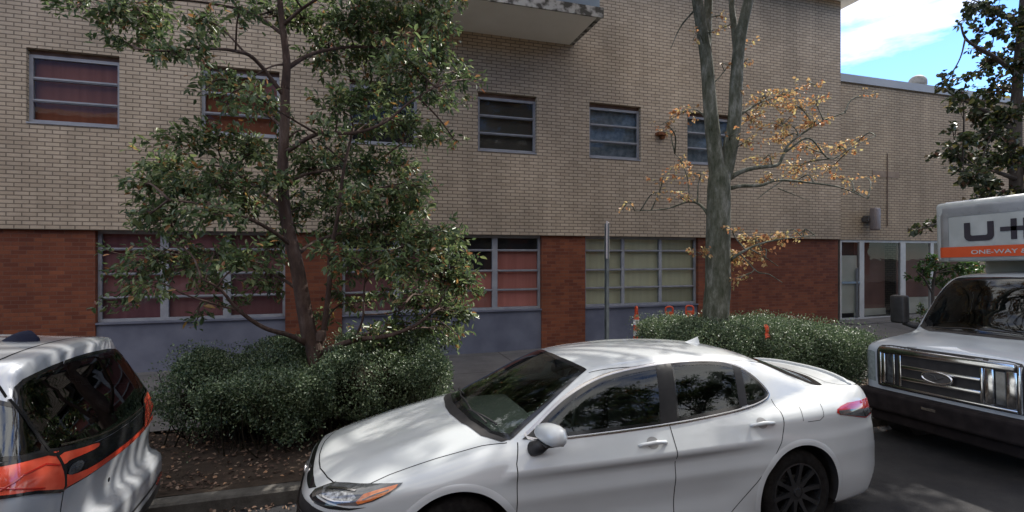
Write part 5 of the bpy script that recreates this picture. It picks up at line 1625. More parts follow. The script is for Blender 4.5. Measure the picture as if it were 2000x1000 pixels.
def crown(blobs, skel, mb, leaf_len, leaf_w, per_area, twig_r=.006, droop=.25, spread=.75, twig_n=None, seed=1, link_r=.014, up=.15, clump=1.0, grow=1.0, tw=26):
    """blobs: (centre xyz, radii xyz, weight). Grows a branch to each blob, twigs in it and leaves on the twigs"""
    global rng
    rng = np.random.default_rng(seed)
    C, D, N = [], [], []
    skel = np.concatenate(skel)
    for c, r, w in blobs:
        c = np.array(c, float); r = np.array(r, float) * grow
        d = np.linalg.norm(skel - c, axis=1) + .35 * np.abs(skel[:, 2] - (c[2] - .25))
        s = skel[np.argmin(d)]
        mid = (s + c) / 2 + rvec(1)[0] * .07 + np.array([0, 0, .06])
        P = spline([s, mid, c], 5)
        ln = np.linalg.norm(c - s)
        mb.tube(P, np.linspace(link_r * (0.6 + .5 * min(1.5, ln)), .006, len(P)), 5)
        area = math.pi * r[0] * r[2]
        nl = int(per_area * area * w)
        nt = twig_n or max(4, int(nl / tw))
        per = max(3, nl // nt)
        for k in range(nt):
            u = rvec(1)[0] * (rng.random() ** .45)
            e = c + u * r
            st = P[rng.integers(len(P) // 2, len(P))]
            m2 = (st + e) / 2 + rvec(1)[0] * .05 * clump
            T = spline([st, m2, e], 4)
            mb.tube(T, np.linspace(twig_r, twig_r * .45, len(T)), 4, cap=False)
            td = unit(T[-1] - T[0])
            tt = np.clip(1 - np.abs(rng.normal(0, .38, per)), 0.05, 1)
            base = T[0] + (T[-1] - T[0]) * tt[:, None]
            base = np.where(tt[:, None] > .5, m2 + (e - m2) * ((tt - .5) * 2)[:, None], st + (m2 - st) * (tt * 2)[:, None])
            base = base + rng.normal(0, .022 * clump, (per, 3))
            dd = unit(td * .7 + rvec(per) * spread * 1.2 + np.array([0, 0, -droop]))
            C.append(base); D.append(dd); N.append(unit(rvec(per) * .9 + np.array([0, 0, 1.0])))
    C = np.concatenate(C); D = np.concatenate(D); N = np.concatenate(N)
    n = len(C)
    sz = rng.normal(1, .22, n).clip(.5, 1.6)
    return leaf_quads(C, D, N, leaf_len * sz, leaf_w * sz, .18)

def pxblobs(lst, Y0, depth, cx, half, seed, thick=.45, spread_y=1.0):
    """outlines read off the photograph, given a real depth inside a round crown"""
    r_ = np.random.default_rng(seed)
    out = []
    for b in lst:
        px, py, rx, ry = b[:4]; w = b[4] if len(b) > 4 else 1.0
        q = min(1, abs(px - cx) / half)
        dy = (b[5] if len(b) > 5 else r_.uniform(-1, 1) * depth * math.sqrt(max(.08, 1 - q * q)))
        Y = Y0 + dy
        c = at(px, py, Y)
        dep = c[0] * math.sin(YAW) + Y * math.cos(YAW)
        k = dep / 1000
        out.append((c, (rx * k, thick * spread_y * (rx + ry) * k * .6 + .12, ry * k), w))
    return out

# ---- glossy green tree on the left
TY = 6.5
holly = empty('evergreen_tree', (0, 0, 0), label='glossy dark green tree with reddish trunk rising from the left hedge', cat='tree')
g = lambda px, py, dy=0.0: at(px, py, TY + dy)
mb = MB()
base = g(616, 700); base0 = np.array([base[0] + .02, TY, .05])
tr = limb(mb, [base0, base, g(603, 650), g(592, 590), g(580, 520), g(566, 460), g(555, 400), g(552, 330), g(556, 240), g(557, 170)], .108, .050, 12)
tr2 = limb(mb, [g(557, 175), g(560, 120), g(552, 50), g(545, -20), g(540, -120), g(550, -230)], .052, .02, 9)
tr3 = limb(mb, [g(622, 690), g(633, 640), g(643, 560, -.1), g(645, 500, -.2), g(660, 420, -.3), g(672, 330, -.35), g(690, 250, -.4)], .042, .014, 9)
mb.lathe([(.0, 0.06), (.045, .05), (.06, 0), (.055, -.06)], 'z', tuple(g(627, 655, -.12)), 9)
trunk = mb.build('trunk', M['bark_holly'], holly, True)
mb = MB()
sk = [tr[10:], tr2, tr3]
for pts, r0, r1 in [
    ([g(600, 672), g(565, 655, -.2), g(515, 640, -.4), g(465, 605, -.6), g(430, 565, -.7), g(395, 545, -.75)], .036, .010),
    ([g(465, 605, -.6), g(440, 600, -.6), g(400, 588, -.7), g(360, 575, -.7)], .014, .007),
    ([g(625, 690), g(690, 665, -.3), g(760, 655, -.5), g(820, 630, -.6), g(860, 590, -.65)], .042, .012),
    ([g(690, 665, -.3), g(708, 625, -.4), g(711, 570, -.45), g(715, 520, -.5)], .016, .008),
    ([g(711, 615, -.4), g(760, 612, -.45), g(800, 600, -.5)], .012, .006),
    ([g(590, 575), g(560, 550, .2), g(500, 520, .3), g(440, 500, .4), g(370, 500, .5)], .024, .008),
    ([g(570, 480), g(530, 450, -.3), g(470, 420, -.6), g(400, 400, -.8), g(330, 390, -.9)], .028, .009),
    ([g(556, 410), g(520, 380, .2), g(480, 350, .4), g(430, 325, .6), g(350, 320, .7)], .028, .009),
    ([g(575, 500), g(620, 470, .3), g(690, 450, .5), g(760, 440, .7), g(830, 440, .8)], .03, .009),
    ([g(553, 360), g(600, 340, .3), g(660, 330, .5), g(730, 325, .6)], .026, .009),
    ([g(554, 300), g(620, 262, -.3), g(690, 260, -.5), g(750, 240, -.7), g(800, 200, -.8), g(850, 170, -.85)], .03, .009),
    ([g(556, 250), g(520, 225, .3), g(470, 210, .5), g(420, 195, .5)], .02, .008),
    ([g(557, 190), g(500, 118, -.2), g(460, 100, -.4), g(400, 95, -.6), g(330, 100, -.7), g(260, 95, -.8)], .028, .008),
    ([g(558, 135), g(610, 105, .2), g(680, 92, .4), g(760, 90, .5), g(840, 60, .6)], .03, .009),
    ([g(556, 70), g(500, 30, .3), g(430, 10, .4), g(340, 0, .4), g(220, 10, .3)], .026, .008),
    ([g(552, 50), g(600, 10, -.2), g(680, -30, -.4), g(780, -40, -.5)], .024, .008),
    ([g(547, -30), g(470, -80, .2), g(380, -100, .3)], .022, .008),
    ([g(545, -60), g(620, -120, -.1), g(700, -150, .2)], .022, .008),
    ([g(562, 270), g(590, 255), g(620, 290, .1), g(640, 330, .1)], .012, .005),
    ([g(557, 125), g(530, 130, -.1), g(495, 150, -.2), g(480, 170, -.2)], .014, .005)]:
    sk.append(limb(mb, pts, r0, r1, 7))
HB = [(150, 15, 55, 18, .7), (215, 25, 60, 32), (290, 35, 60, 38), (300, 75, 50, 30, .8), (345, 110, 60, 24, .9), (250, 85, 60, 22, .55), (400, 40, 55, 35, .6), (390, 95, 45, 30, .7),
      (445, 165, 50, 36, 1.0), (490, 180, 45, 36, 1.0), (400, 175, 30, 25, .5), (440, 210, 50, 18, .5),
      (350, 270, 50, 28, .8), (430, 265, 60, 32, 1.0), (490, 290, 55, 42, 1.1), (310, 320, 65, 32, 1.0), (280, 370, 40, 40, .9), (350, 370, 65, 45, 1.2), (330, 420, 65, 38, 1.1), (420, 350, 60, 45, 1.1), (420, 420, 60, 35, .9), (480, 400, 60, 45, .9), (285, 425, 40, 30, .9), (520, 350, 45, 50, 1.0),
      (235, 500, 26, 36, .4), (300, 500, 45, 28, .7), (270, 545, 50, 28, .9), (235, 590, 40, 16, 1.0), (300, 570, 45, 22, .8), (360, 520, 55, 36, .9), (430, 500, 50, 35, .9), (480, 510, 50, 45, 1.0), (520, 555, 40, 30, .8), (430, 560, 50, 26, .6), (385, 625, 40, 14, .6), (480, 590, 40, 18, .5), (330, 470, 50, 22, .5), (530, 480, 40, 40, .8),
      (540, 20, 60, 30, .8), (470, 15, 50, 24, .6), (610, 40, 55, 45, 1.0), (680, 30, 60, 45, 1.2), (750, 40, 60, 50, 1.2), (820, 30, 60, 40, 1.2), (880, 35, 36, 32, .9), (640, 110, 50, 40, .8), (710, 110, 60, 42, 1.1), (790, 110, 60, 45, 1.2), (860, 110, 50, 40, 1.1), (905, 145, 36, 24, .9), (940, 155, 18, 12, .8), (830, 175, 55, 32, 1.1), (885, 190, 40, 16, .8),
      (700, 185, 55, 40, 1.0), (760, 190, 55, 40, 1.1), (650, 210, 50, 42, .8), (720, 250, 60, 30, .9), (790, 250, 60, 32, 1.0), (850, 262, 40, 18, 1.0), (890, 278, 25, 10, .8), (620, 270, 45, 40, .7),
      (600, 330, 45, 45, .9), (660, 320, 55, 42, 1.0), (720, 330, 55, 42, 1.0), (780, 320, 50, 34, .8), (820, 350, 36, 36, .9), (760, 380, 55, 40, 1.2), (700, 390, 55, 40, 1.1), (640, 390, 50, 40, 1.0), (815, 410, 40, 40, 1.1), (590, 400, 30, 40, .8),
      (660, 450, 50, 36, 1.0), (720, 450, 50, 40, 1.1), (780, 450, 55, 40, 1.2), (840, 450, 50, 36, 1.3), (880, 470, 34, 40, 1.3), (800, 510, 60, 40, 1.3), (860, 525, 55, 45, 1.4), (905, 545, 34, 45, 1.3), (930, 510, 16, 14, .7), (640, 500, 36, 36, .9), (690, 520, 40, 36, .9), (740, 510, 40, 40, 1.0), (820, 580, 55, 40, 1.2), (880, 600, 46, 40, 1.3), (850, 645, 50, 30, 1.1), (895, 655, 25, 22, .9), (660, 570, 30, 28, .7), (700, 590, 36, 24, .7), (750, 570, 40, 34, .7), (780, 640, 60, 26, .9), (720, 650, 50, 24, .8), (760, 680, 60, 20, .9), (640, 610, 22, 28, .6), (560, 240, 40, 30, .5), (560, 440, 34, 34, .8)]
up_b = [(x, y, rx, ry, .8) for x, y, rx, ry in ((150, -40, 70, 40), (280, -50, 80, 45), (400, -80, 80, 55), (520, -70, 70, 55), (640, -60, 80, 55), (760, -60, 80, 55), (860, -40, 60, 50), (420, -170, 90, 60), (560, -180, 90, 60), (700, -170, 90, 60), (540, -260, 100, 60))]
bl_ = pxblobs(HB + up_b, TY, 1.15, 580, 400, 3)
V, Fl = crown(bl_, sk, mb, .079, .034, 860, seed=5, spread=.9, grow=1.30, tw=13, clump=1.5, twig_r=.004)
mb.build('branches', M['bark_holly'], holly, True)
print('holly leaves', len(V) // 6)
fo = leaf_mesh('foliage', V, Fl, M['leaf_holly'], holly)
# berries among the leaves
pick = rng.choice(len(V) // 6, 420, replace=False)
bb_ = V.reshape(-1, 6, 3)[pick, 0]
mb = MB()
for p in bb_:
    for q in range(2):
        c = p + rng.normal(0, .012, 3); r = .0065
        mb.add([(c[0] + r, c[1], c[2]), (c[0] - r, c[1], c[2]), (c[0], c[1] + r, c[2]), (c[0], c[1] - r, c[2]), (c[0], c[1], c[2] + r), (c[0], c[1], c[2] - r)],
               [(0, 2, 4), (2, 1, 4), (1, 3, 4), (3, 0, 4), (2, 0, 5), (1, 2, 5), (3, 1, 5), (0, 3, 5)])
bo = mb.build('berries', M['berry'], holly, True); bo['kind'] = 'stuff'

# ---- forked tree with a few orange leaves
RY = 6.6
aut = empty('autumn_tree', (0, 0, 0), label='forked grey barked tree with sparse orange leaves behind the white car', cat='tree')
h = lambda px, py, dy=0.0: at(px, py, RY + dy)
mb = MB()
b0 = h(1398, 620); b00 = np.array([b0[0], RY, .05])
t0 = spline([b00, b0, h(1402, 560), h(1402, 500), h(1403, 430), h(1404, 370), h(1405, 340), h(1406, 310)], 8)
mb.tube(t0, np.interp(np.linspace(0, 1, len(t0)), [0, .14, .7, .82, 1], [.205, .195, .172, .158, .06]), 16)
t0b = limb(mb, [b00 + np.array([0, 0, .35]), b00 + np.array([0, 0, -.1])], .195, .27, 14)
l1 = limb(mb, [h(1404, 360), h(1398, 310, .02), h(1388, 220, .05), h(1380, 120, .1), h(1368, 40, .1), h(1355, -40, 0), h(1335, -160, -.2), h(1310, -300, -.4)], .135, .055, 12)
l2 = limb(mb, [h(1408, 360), h(1420, 320, -.02), h(1434, 240, -.05), h(1438, 160, -.08), h(1445, 80, -.1), h(1462, 0, -.1), h(1490, -120, -.2), h(1520, -280, -.5)], .13, .06, 12)
l3 = limb(mb, [h(1378, 100, .1), h(1382, 40, .2), h(1384, -30, .3), h(1380, -200, .6), h(1400, -330, .8)], .085, .04, 10)
l4 = limb(mb, [h(1440, 110, -.08), h(1434, 50, .1), h(1428, -10, .25), h(1425, -150, .5), h(1460, -300, .9)], .06, .03, 9)
mb.build('trunk', M['bark_grey'], aut, True)
mb = MB()
sk = [l1, l2, l3, l4]
for pts, r0, r1 in [
    ([h(1422, 368), h(1450, 363, -.1), h(1485, 362, -.2), h(1520, 352, -.25), h(1580, 357, -.3), h(1640, 366, -.3), h(1695, 388, -.3)], .036, .008),
    ([h(1418, 352), h(1448, 335, -.1), h(1480, 327, -.2), h(1518, 322, -.2), h(1530, 303, -.2), h(1545, 278, -.2), h(1600, 240, -.25), h(1650, 220, -.3)], .045, .009),
    ([h(1535, 296, -.2), h(1580, 270, -.25), h(1620, 310, -.3), h(1660, 290, -.3), h(1710, 265, -.3)], .018, .006),
    ([h(1448, 222, -.06), h(1485, 200, .1), h(1530, 185, .2), h(1575, 168, .2), h(1610, 160, .2)], .022, .006),
    ([h(1392, 438), h(1378, 412, .1), h(1362, 397, .2), h(1340, 395, .2), h(1300, 408, .2), h(1240, 412, .2)], .030, .007),
    ([h(1362, 397, .2), h(1364, 360, .2), h(1368, 345, .2)], .014, .006),
    ([h(1345, 393, .2), h(1343, 350, .2), h(1330, 315, .2), h(1318, 300, .2)], .012, .005),
    ([h(1418, 515), h(1440, 498, -.2), h(1475, 480, -.3), h(1520, 468, -.4), h(1592, 460, -.4)], .030, .007),
    ([h(1445, 495, -.2), h(1478, 530, -.3), h(1500, 535, -.3), h(1528, 552, -.3)], .012, .005),
    ([h(1462, 485, -.2), h(1490, 500, -.3), h(1520, 520, -.3)], .012, .005),
    ([h(1383, 235, .05), h(1360, 215, .2), h(1330, 222, .3), h(1290, 245, .3)], .014, .005),
    ([h(1362, 15, .1), h(1340, 38, .3), h(1325, 60, .3), h(1310, 95, .3)], .020, .005),
    ([h(1396, 160, .06), h(1410, 145, .1), h(1425, 125, .1)], .012, .005),
    ([h(1530, 352, -.25), h(1500, 372, -.3), h(1480, 388, -.3)], .012, .005),
    ([h(1520, 368, -.28), h(1550, 380, -.3), h(1580, 392, -.3)], .010, .004)]:
    sk.append(limb(mb, pts, r0, r1, 7))
AB = [(1530, 185, 50, 18), (1585, 163, 30, 10), (1500, 205, 45, 22), (1555, 205, 45, 20), (1595, 195, 25, 16), (1470, 235, 40, 22), (1525, 240, 50, 22), (1590, 240, 40, 20), (1465, 275, 32, 14), (1520, 275, 45, 16), (1575, 285, 45, 18), (1635, 290, 40, 16), (1490, 312, 45, 14), (1560, 325, 50, 16), (1620, 330, 40, 12), (1670, 280, 28, 10), (1500, 345, 45, 12), (1560, 350, 40, 10), (1640, 350, 36, 10), (1695, 185, 18, 6, .6), (1690, 345, 20, 8, .5), (1665, 375, 30, 8, .6),
      (1340, 220, 40, 14), (1300, 240, 22, 10), (1320, 255, 30, 8, .6), (1330, 322, 34, 14), (1295, 345, 32, 10), (1355, 340, 24, 18), (1335, 385, 36, 12), (1290, 375, 20, 8, .5), (1215, 410, 14, 4, .4), (1430, 447, 22, 12), (1475, 470, 40, 20, 1.4), (1525, 466, 34, 14, 1.4), (1570, 460, 24, 9, 1.4), (1368, 497, 22, 16, 1.5), (1440, 505, 34, 24, 1.8), (1480, 495, 30, 18, 1.5), (1450, 540, 28, 12, 1.2), (1385, 475, 16, 10, 1.2),
      (1405, 30, 14, 10), (1410, 55, 14, 8), (1358, 65, 5, 16, 1.2), (1395, 58, 8, 8), (1460, 88, 10, 8), (1466, 115, 10, 6), (1420, 125, 10, 8), (1452, 175, 6, 12, .8), (1440, 258, 14, 8)]
ab = pxblobs([(*b[:4], (b[4] if len(b) > 4 else 1.0)) for b in AB], RY, .35, 1420, 400, 5, thick=.5)
# the crown above: thin autumn foliage over the cars
r_ = np.random.default_rng(21)
ab_up = []
for k in range(95):
    a = r_.uniform(0, 2 * math.pi); q = r_.random() ** .5 * 3.7
    x, y = b0[0] - .3 + q * math.cos(a), RY - .4 + q * math.sin(a) * .9
    dep = x * math.sin(YAW) + y * math.cos(YAW)
    z = max(6.1 + r_.random() * 3.2, 2.24 + .57 * dep)
    ab_up.append(((x, y, z), (.36, .40, .20), .5))
V, Fl = crown(ab, sk, mb, .054, .033, 400, grow=1.25, tw=7, droop=.35, seed=8, link_r=.014, twig_r=.004)
V2, Fl2 = crown(ab_up, [l_[l_[:, 2] > 6.5] for l_ in (l1, l2, l3, l4)], mb, .066, .044, 1500, tw=12, droop=.35, seed=18, link_r=.030, twig_r=.004)
Fl = np.concatenate([Fl, Fl2 + len(V)]); V = np.concatenate([V, V2])
print('autumn leaves', len(V) // 6)
mb.build('branches', M['bark_grey'], aut, True)
leaf_mesh('foliage', V, Fl, M['leaf_autumn'], aut)

# ---- dark tree at the right edge
DY = 6.7
drk = empty('shade_tree', (0, 0, 0), label='dark leaved tree at the right edge rising behind the truck', cat='tree')
d_ = lambda px, py, dy=0.0: at(px, py, DY + dy)
mb = MB()
b1_ = d_(1987, 480)
t_ = limb(mb, [(b1_[0], DY, 0.05), b1_, d_(1985, 380), d_(1984, 250), d_(1990, 120), d_(2000, 0), d_(2005, -150)], .15, .06, 10)
mb.build('trunk', M['bark_dark'], drk, True)
mb = MB(); sk = [t_]
for pts in ([d_(1985, 350), d_(1930, 330, -.3), d_(1880, 320, -.4)], [d_(1985, 260), d_(1930, 220, .3), d_(1870, 190, .4), d_(1840, 170, .4)], [d_(1988, 150), d_(1940, 110, -.2), d_(1890, 80, -.3), d_(1875, 45, -.3)], [d_(1995, 60), d_(1950, 20, .2), d_(1900, 0, .2)], [d_(1985, 400), d_(1930, 420, -.2), d_(1860, 430, -.3), d_(1800, 445, -.3)], [d_(1990, 200), d_(2060, 150, .3), d_(2150, 120, .5)], [d_(1985, 330), d_(2060, 300, .3), d_(2150, 280, .5)]):
    sk.append(limb(mb, pts, .05, .012, 7))
DB = [(1900, 10, 32, 16), (1950, 15, 50, 26, 1.2), (1985, 55, 40, 36, 1.2), (1935, 60, 36, 22, .9), (1880, 45, 18, 14, .6), (1905, 95, 26, 14, .6), (1950, 110, 45, 30, 1.0), (1990, 130, 36, 36, 1.2), (1900, 145, 40, 16, .8), (1850, 160, 28, 14, 1.0), (1880, 180, 36, 16, 1.0), (1940, 175, 45, 28, 1.1), (1985, 210, 40, 40, 1.3), (1910, 220, 50, 26, 1.0), (1860, 205, 24, 16, .8), (1940, 260, 50, 32, 1.2), (1890, 270, 40, 22, .9), (1985, 300, 40, 45, 1.3), (1930, 310, 45, 30, 1.2), (1870, 305, 40, 28, 1.2), (1840, 300, 18, 14, .9), (1890, 345, 45, 24, 1.2), (1940, 360, 50, 30, 1.2), (1985, 390, 40, 34, 1.2), (1900, 382, 40, 16, .9), (1820, 442, 40, 14, .9), (1790, 445, 20, 10, .7), (1860, 430, 36, 16, .9), (1860, 250, 16, 14, .6),
      (2050, 60, 60, 60), (2060, 200, 60, 60), (2050, 330, 60, 60), (2160, 120, 70, 70), (2160, 280, 70, 70), (2100, -80, 90, 70), (1980, -90, 90, 60), (1900, -60, 60, 40, .7), (2000, -200, 100, 70), (2240, 100, 70, 80)]
V, Fl = crown(pxblobs(DB, DY, .8, 1990, 260, 6), sk, mb, .092, .070, 370, grow=1.2, tw=14, clump=1.4, seed=9, droop=.4)
print('dark leaves', len(V) // 6)
mb.build('branches', M['bark_dark'], drk, True)
leaf_mesh('foliage', V, Fl, M['leaf_dark'], drk)

# ---- small tree and plant by the glazed entrance
SY = 9.3
sm = empty('small_tree', (0, 0, 0), label='small bright leaved tree standing before the glazed entrance', cat='tree')
s_ = lambda px, py, dy=0.0: at(px, py, SY + dy)
mb = MB(); q = s_(1822, 600)
t_ = limb(mb, [(q[0], SY, .25), q, s_(1822, 560), s_(1828, 520)], .05, .03, 8); t2 = limb(mb, [s_(1822, 575), s_(1805, 545), s_(1790, 530)], .025, .012, 7)
mb.build('trunk', M['bark_dark'], sm, True)
mb = MB()
V, Fl = crown(pxblobs([(1800, 525, 34, 20), (1845, 525, 40, 22), (1790, 545, 26, 14), (1830, 505, 30, 12), (1880, 525, 34, 22), (1840, 550, 50, 16), (1920, 520, 30, 20), (1890, 500, 30, 12), (1815, 515, 30, 14)], SY, .4, 1840, 120, 7), [t_, t2], mb, .085, .042, 650, seed=10)
mb.build('branches', M['bark_dark'], sm, True)
leaf_mesh('foliage', V, Fl, M['leaf_small'], sm)
pl_ = empty('potted_shrub', (0, 0, 0), label='low leafy shrub on the pavement below the small tree', cat='shrub')
mb = MB(); q = s_(1806, 640, -.1)
t_ = limb(mb, [(q[0], SY - .1, .2), s_(1806, 622, -.1)], .03, .02, 6)
V, Fl = crown(pxblobs([(1800, 605, 20, 14), (1815, 615, 18, 14), (1795, 622, 16, 12), (1825, 602, 20, 14)], SY - .1, .15, 1810, 80, 7), [t_], mb, .08, .035, 420, seed=11)
mb.build('stem', M['bark_dark'], pl_, True)
leaf_mesh('foliage', V, Fl, M['leaf_holly'], pl_)

# ---- clipped hedges: a skin of small leaves over a dark twiggy core
def hedge(name, label, boxes, n, seed, amp=1.0, group=None):
    """boxes: (x0, x1, y0, y1, z1, z0)"""
    rg = np.random.default_rng(seed)
    root = empty(name, (0, 0, 0), label=label, cat='hedge', group=group)
    def lump(P):
        x, y, z = P[:, 0], P[:, 1], P[:, 2]
        return amp * (.045 * np.sin(3.1 * x + seed) * np.cos(2.7 * y) + .035 * np.sin(6.3 * x + 2.1 * z + seed) + .03 * np.sin(7.1 * z + 3 * y)) + .018 * np.sin(13 * x + 11 * y) + .014 * np.sin(23 * x + 19 * z + 17 * y)
    def Fh(x, y, z):
        r = None
        for x0, x1, y0, y1, z1, z0 in boxes:
            cx, cy, cz = (x0 + x1) / 2, (y0 + y1) / 2, (z0 + z1) / 2
            a, b, c = (x1 - x0) / 2, (y1 - y0) / 2, (z1 - z0) / 2
            f = ((np.abs(x - cx) / a) ** 4.2 + (np.abs(y - cy) / b) ** 3.6 + (np.abs(z - cz) / c) ** 4.4) ** (1 / 4.0) - 1
            f = f * min(a, b, c)
            r = f if r is None else smin(r, f, .12)
        P = np.stack([x, y, z], -1)
        return r + lump(P)
    X0 = min(b[0] for b in boxes); X1 = max(b[1] for b in boxes); Y0 = min(b[2] for b in boxes); Y1 = max(b[3] for b in boxes)
    Z0 = min(b[5] for b in boxes); Z1 = max(b[4] for b in boxes)
    C = np.stack([rg.uniform(X0 - .1, X1 + .1, 1600000), rg.uniform(Y0 - .1, Y1 + .1, 1600000), rg.uniform(Z0 - .1, Z1 + .12, 1600000)], 1)
    f = Fh(C[:, 0], C[:, 1], C[:, 2])
    dens = np.clip(.5 + .8 * np.sin(5.1 * C[:, 0] + 1.3 * seed) * np.sin(4.3 * C[:, 2] + 3.7 * C[:, 1]) + .4 * np.sin(11 * C[:, 0] + 9 * C[:, 2]), 0, 1)
    ok = (f < .03 + .10 * (rg.random(len(f)) < .05)) & (f > -.13) & (rg.random(len(f)) < .35 + .65 * dens)
    C = C[ok]; f = f[ok]
    hz = np.clip((C[:, 2] - Z0) / (Z1 - Z0), 0, 1)
    keep = rg.random(len(C)) < (.30 + .70 * hz ** .7)
    C = C[keep]
    if len(C) > n: C = C[rg.choice(len(C), n, replace=False)]
    Nn = grad(Fh, C, .02)
    m = len(C)
    rv = unit(rg.normal(size=(m, 3)))
    D = unit(Nn * .5 + rv * .8 + np.array([0, 0, .35]))
    V, Fl = leaf_quads(C, D, unit(Nn * .9 + .75 * unit(rg.normal(size=(m, 3)))), .027 * rg.normal(1, .2, m).clip(.5, 1.5), .016, .15)
    fo_ = leaf_mesh('foliage', V, Fl, M['leaf_box'], root)
    # core and stems
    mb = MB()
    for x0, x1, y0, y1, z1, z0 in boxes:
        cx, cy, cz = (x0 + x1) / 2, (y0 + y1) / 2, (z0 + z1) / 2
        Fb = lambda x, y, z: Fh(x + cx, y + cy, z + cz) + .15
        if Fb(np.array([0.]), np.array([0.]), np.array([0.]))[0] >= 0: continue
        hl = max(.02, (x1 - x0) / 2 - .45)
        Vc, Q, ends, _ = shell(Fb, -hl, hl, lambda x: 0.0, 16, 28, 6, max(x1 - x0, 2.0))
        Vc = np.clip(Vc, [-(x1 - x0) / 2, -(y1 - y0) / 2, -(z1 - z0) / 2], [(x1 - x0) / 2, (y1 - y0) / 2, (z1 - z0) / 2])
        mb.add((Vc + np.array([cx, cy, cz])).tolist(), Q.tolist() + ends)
    for k in range(int((X1 - X0) * 30)):
        x = rg.uniform(X0 + .1, X1 - .1); y = rg.uniform(Y0 + .12, Y1 - .12)
        p0 = np.array([x, y, .08]); p2 = p0 + np.array([rg.normal(0, .15), rg.normal(0, .15), (Z1 - .1) * rg.uniform(.55, .95)])
        mb.tube(spline([p0, (p0 + p2) / 2 + rg.normal(0, .05, 3), p2], 4), np.linspace(.010, .004, 9), 5)
    mb.build('stems', M['core'], root)
    return root
hedge('hedge', 'clipped hedge at far left with flat shaded top beside the wall panel', [(-2.15, -.15, 6.30, 7.15, 1.10, .28)], 44000, 1, amp=1.9)
hedge('hedge', 'low rounded front hedge mound with a pale sunlit top', [(-1.50, -.30, 5.72, 6.55, .98, .32)], 34000, 2, amp=1.7)
hedge('hedge', 'tall hedge block growing round the foot of the glossy tree', [(-.42, 1.0, 5.95, 7.10, 1.14, .34)], 44000, 3, amp=2.0)
hedge('hedge', 'long sunlit hedge round the forked tree behind the white car', [(4.15, 5.4, 5.90, 7.25, 1.26, .2), (4.5, 7.0, 5.80, 7.2, 1.22, .2), (5.6, 7.75, 5.80, 7.1, 1.10, .24)], 120000, 4, amp=.3)

# ---- fallen leaves
n = 20000
rg = np.random.default_rng(33)
X = np.concatenate([rg.uniform(-4.5, 8.4, n - 1500), rg.uniform(-4, 9, 1500)])
Y = np.concatenate([rg.uniform(5.3, 7.15, n - 1500), np.concatenate([5.07 - np.abs(rg.normal(0, .10, 800)), 7.15 + np.abs(rg.normal(0, .35, 700))])])
Z = np.array([bed_z(x, y) if y > 5.24 and y < BED1 else (float(road_z(y)) if y < 5.08 else CURB_Z if y < 5.24 else float(walk_z(x, y))) for x, y in zip(X, Y)])
ok = (rg.random(n) <    .45 + .55 * (np.sin(2.1 * X + 1) * np.sin(3.7 * Y + .8 * X) > .1))
ok &= ~((X > BX1) & (Y < 7.1) & (rg.random(n) < .6))
X, Y, Z = X[ok], Y[ok], Z[ok]; n = len(X)
C = np.stack([X, Y, Z + .012 + .02 * rg.random(n)], 1)
a = rg.uniform(0, 2 * np.pi, n)
D = np.stack([np.cos(a), np.sin(a), rg.normal(0, .25, n)], 1)
Nn = unit(np.stack([rg.normal(0, .35, n), rg.normal(0, .35, n), np.ones(n)], 1))
sz = rg.uniform(.018, .052, n)
V, Fl = leaf_quads(C, D, Nn, sz, sz * .62, .12)
o = leaf_mesh('leaf_litter', V, Fl, M['leaf_litter'])
tag(o, 'brown fallen leaves scattered over the planting bed and kerb', 'leaf litter', kind='stuff')

# ---- across the street: seen only in the glass of the cars and windows
for k, (x, y, sc, rz) in enumerate([(8.0, -6.3, 2.2, 2.4), (13.6, -6.4, 2.2, 0.9), (-6.0, -7.2, 1.8, 4.0), (19.5, -6.9, 2.1, 5.2)]):
    t2 = copy_tree(holly)
    t2['label'] = ['tall green tree across the street, mirrored in the side glass of the white car', 'tall green tree across the street, mirrored in the rear glass of the white car', 'tall green tree across the street, mirrored in the glass of the minivan', 'tall green tree across the street, mirrored in the chrome of the truck'][k]
    t2['group'] = 'trees across the street'
    Mz = Matrix.Translation((x, y, 0)) @ Matrix.Rotation(rz, 4, 'Z') @ Matrix.Scale(sc, 4) @ Matrix.Translation((-float(base0[0]), -TY, 0))
    t2.matrix_world = Mz
# ------------------------------------------------------------------ small things
M['post_metal'] = mat_noise('galvanised_post', (.10, .12, .125), (.17, .19, .195), 9, .5, metal=.4)
M['sign_back'] = mat_noise('sign_aluminium', (.34, .31, .31), (.46, .42, .42), 12, .5, metal=.2)
M['sign_face'] = mat_noise('sign_face_white', (.6, .6, .58), (.68, .68, .66), 3, .4)
M['cone_orange'] = mat_noise('orange_plastic', (.62, .07, .025), (.72, .11, .04), 6, .45)
M['reflective'] = mat_noise('white_reflective_band', (.62, .60, .56), (.72, .70, .66), 9, .4)
PY_ = 5.45
p = at(1187, 433, PY_)
sp_ = empty('sign_post', (p[0], PY_, .1), (0, 0, R(0)), label='thin grey street sign post seen edge on before the cream windows', cat='street sign')
mb = MB()
mb.box(-.005, .005, -.025, .025, 0, p[2] - .12); mb.box(-.03, -.0051, -.026, -.020, 0, p[2] - .12); mb.box(-.03, -.0051, .020, .026, 0, p[2] - .12)
po = mb.build('post', M['post_metal'], sp_)
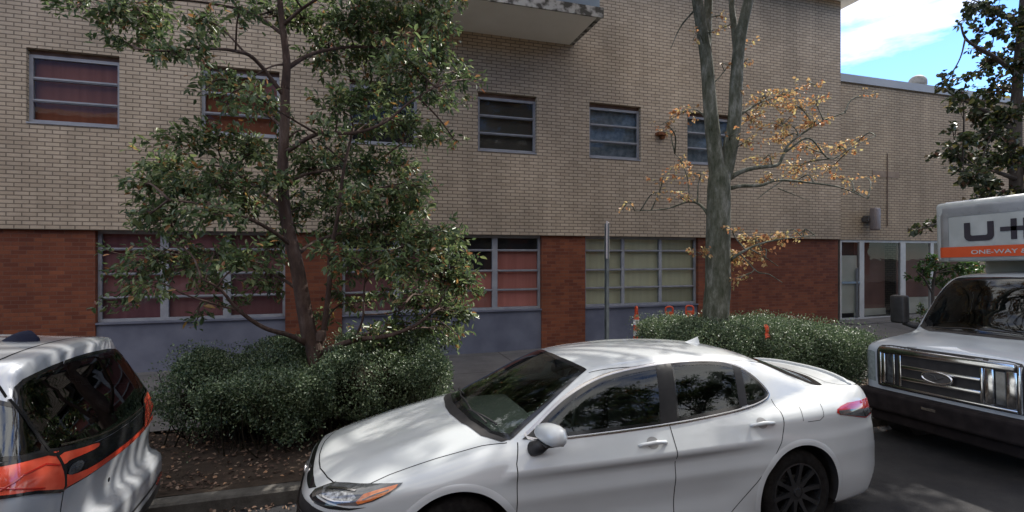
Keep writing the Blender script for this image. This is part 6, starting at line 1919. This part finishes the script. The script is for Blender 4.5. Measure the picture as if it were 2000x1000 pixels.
# the plate is all but parallel to the line of sight
dirv = np.array([p[0], PY_]); ang = math.atan2(dirv[1], dirv[0]) - R(5.5)
mb = MB(); w_ = .155
ca, sa = math.cos(ang), math.sin(ang)
th = .004
zt, zb_ = p[2] - .1, at(1187, 505, PY_)[2] - .1
V = []
for z in (zb_, zt):
    for u, v in ((-w_, -th), (w_, -th), (w_, th), (-w_, th)): V.append((u * ca - v * sa - .012 * 0, u * sa + v * ca, z))
mb.add(V, [(0, 3, 2, 1), (4, 5, 6, 7), (0, 1, 5, 4), (2, 3, 7, 6), (1, 2, 6, 5), (3, 0, 4, 7)])
mb.build('sign_plate', M['sign_back'], sp_)

def delineator(px, py, Y, rz, label, group):
    q = at(px, py, Y)
    gz = float(walk_z(q[0], Y))
    H = q[2] - gz
    r = empty('traffic_delineator', (q[0], Y, gz), (0, 0, rz), label=label, cat='traffic marker', group=group)
    mb = MB(); mb.rbox(-.20, .20, -.20, .20, 0, .05, .02); mb.build('base', M['black_plastic'], r)
    mb = MB()
    mb.lathe([(.0, .05), (.075, .05), (.068, .10), (.052, H - .20), (.03, H - .15)], 'z', n=20)
    mb.build('post', M['cone_orange'], r, True)
    mb = MB()
    for z0 in (H - .36, H - .58): mb.lathe([(.0615, z0), (.0585, z0 + .10)], 'z', n=20)
    mb.build('reflective_band', M['reflective'], r, True)
    mb = MB()
    a = np.linspace(0, math.pi, 14)
    pts = [(-.07, 0, H - .17)] + [(-.07 * math.cos(t), 0, H - .05 + .04 * math.sin(t)) for t in a] + [(.07, 0, H - .17)]
    mb.tube(pts, .018, 8); mb.rbox(-.085, .085, -.022, .022, H - .19, H - .11, .012)
    mb.build('handle', M['cone_orange'], r, True)
    return r
gq = 'orange traffic delineators on the pavement'
delineator(1243, 598, 8.9, R(72), 'orange delineator left of the long hedge, standing nearest the sign post', gq)
delineator(1307, 598, 8.9, R(-20), 'shorter looking orange handle over the hedge, middle of three delineators', gq)
delineator(1347, 596, 8.7, R(-30), 'orange delineator handle beside the forked tree trunk', gq)

# orange rag caught in the hedge
c = at(1497, 649, 5.84)
mb = MB()
V = []
for i, (dz, w_, dy) in enumerate([(.105, .018, .02), (.08, .040, -.012), (.03, .030, -.022), (-.02, .034, -.012), (-.07, .046, -.03), (-.105, .030, -.01)]):
    V += [(c[0] - w_, c[1] + dy, c[2] + dz), (c[0], c[1] + dy - .016, c[2] + dz + .008), (c[0] + w_, c[1] + dy + .006, c[2] + dz)]
V2 = [(x, y + .006, z) for x, y, z in V]
n6 = 6
mb.add(V + V2, [(i * 3 + k, i * 3 + 3 + k, i * 3 + 4 + k, i * 3 + 1 + k) for i in range(n6 - 1) for k in range(2)] + [(18 + i * 3 + k, 18 + i * 3 + 1 + k, 18 + i * 3 + 4 + k, 18 + i * 3 + 3 + k) for i in range(n6 - 1) for k in range(2)])
o = mb.build('orange_rag', M['cone_orange'])
tag(o, 'small orange plastic scrap caught in the front of the long hedge', 'litter')
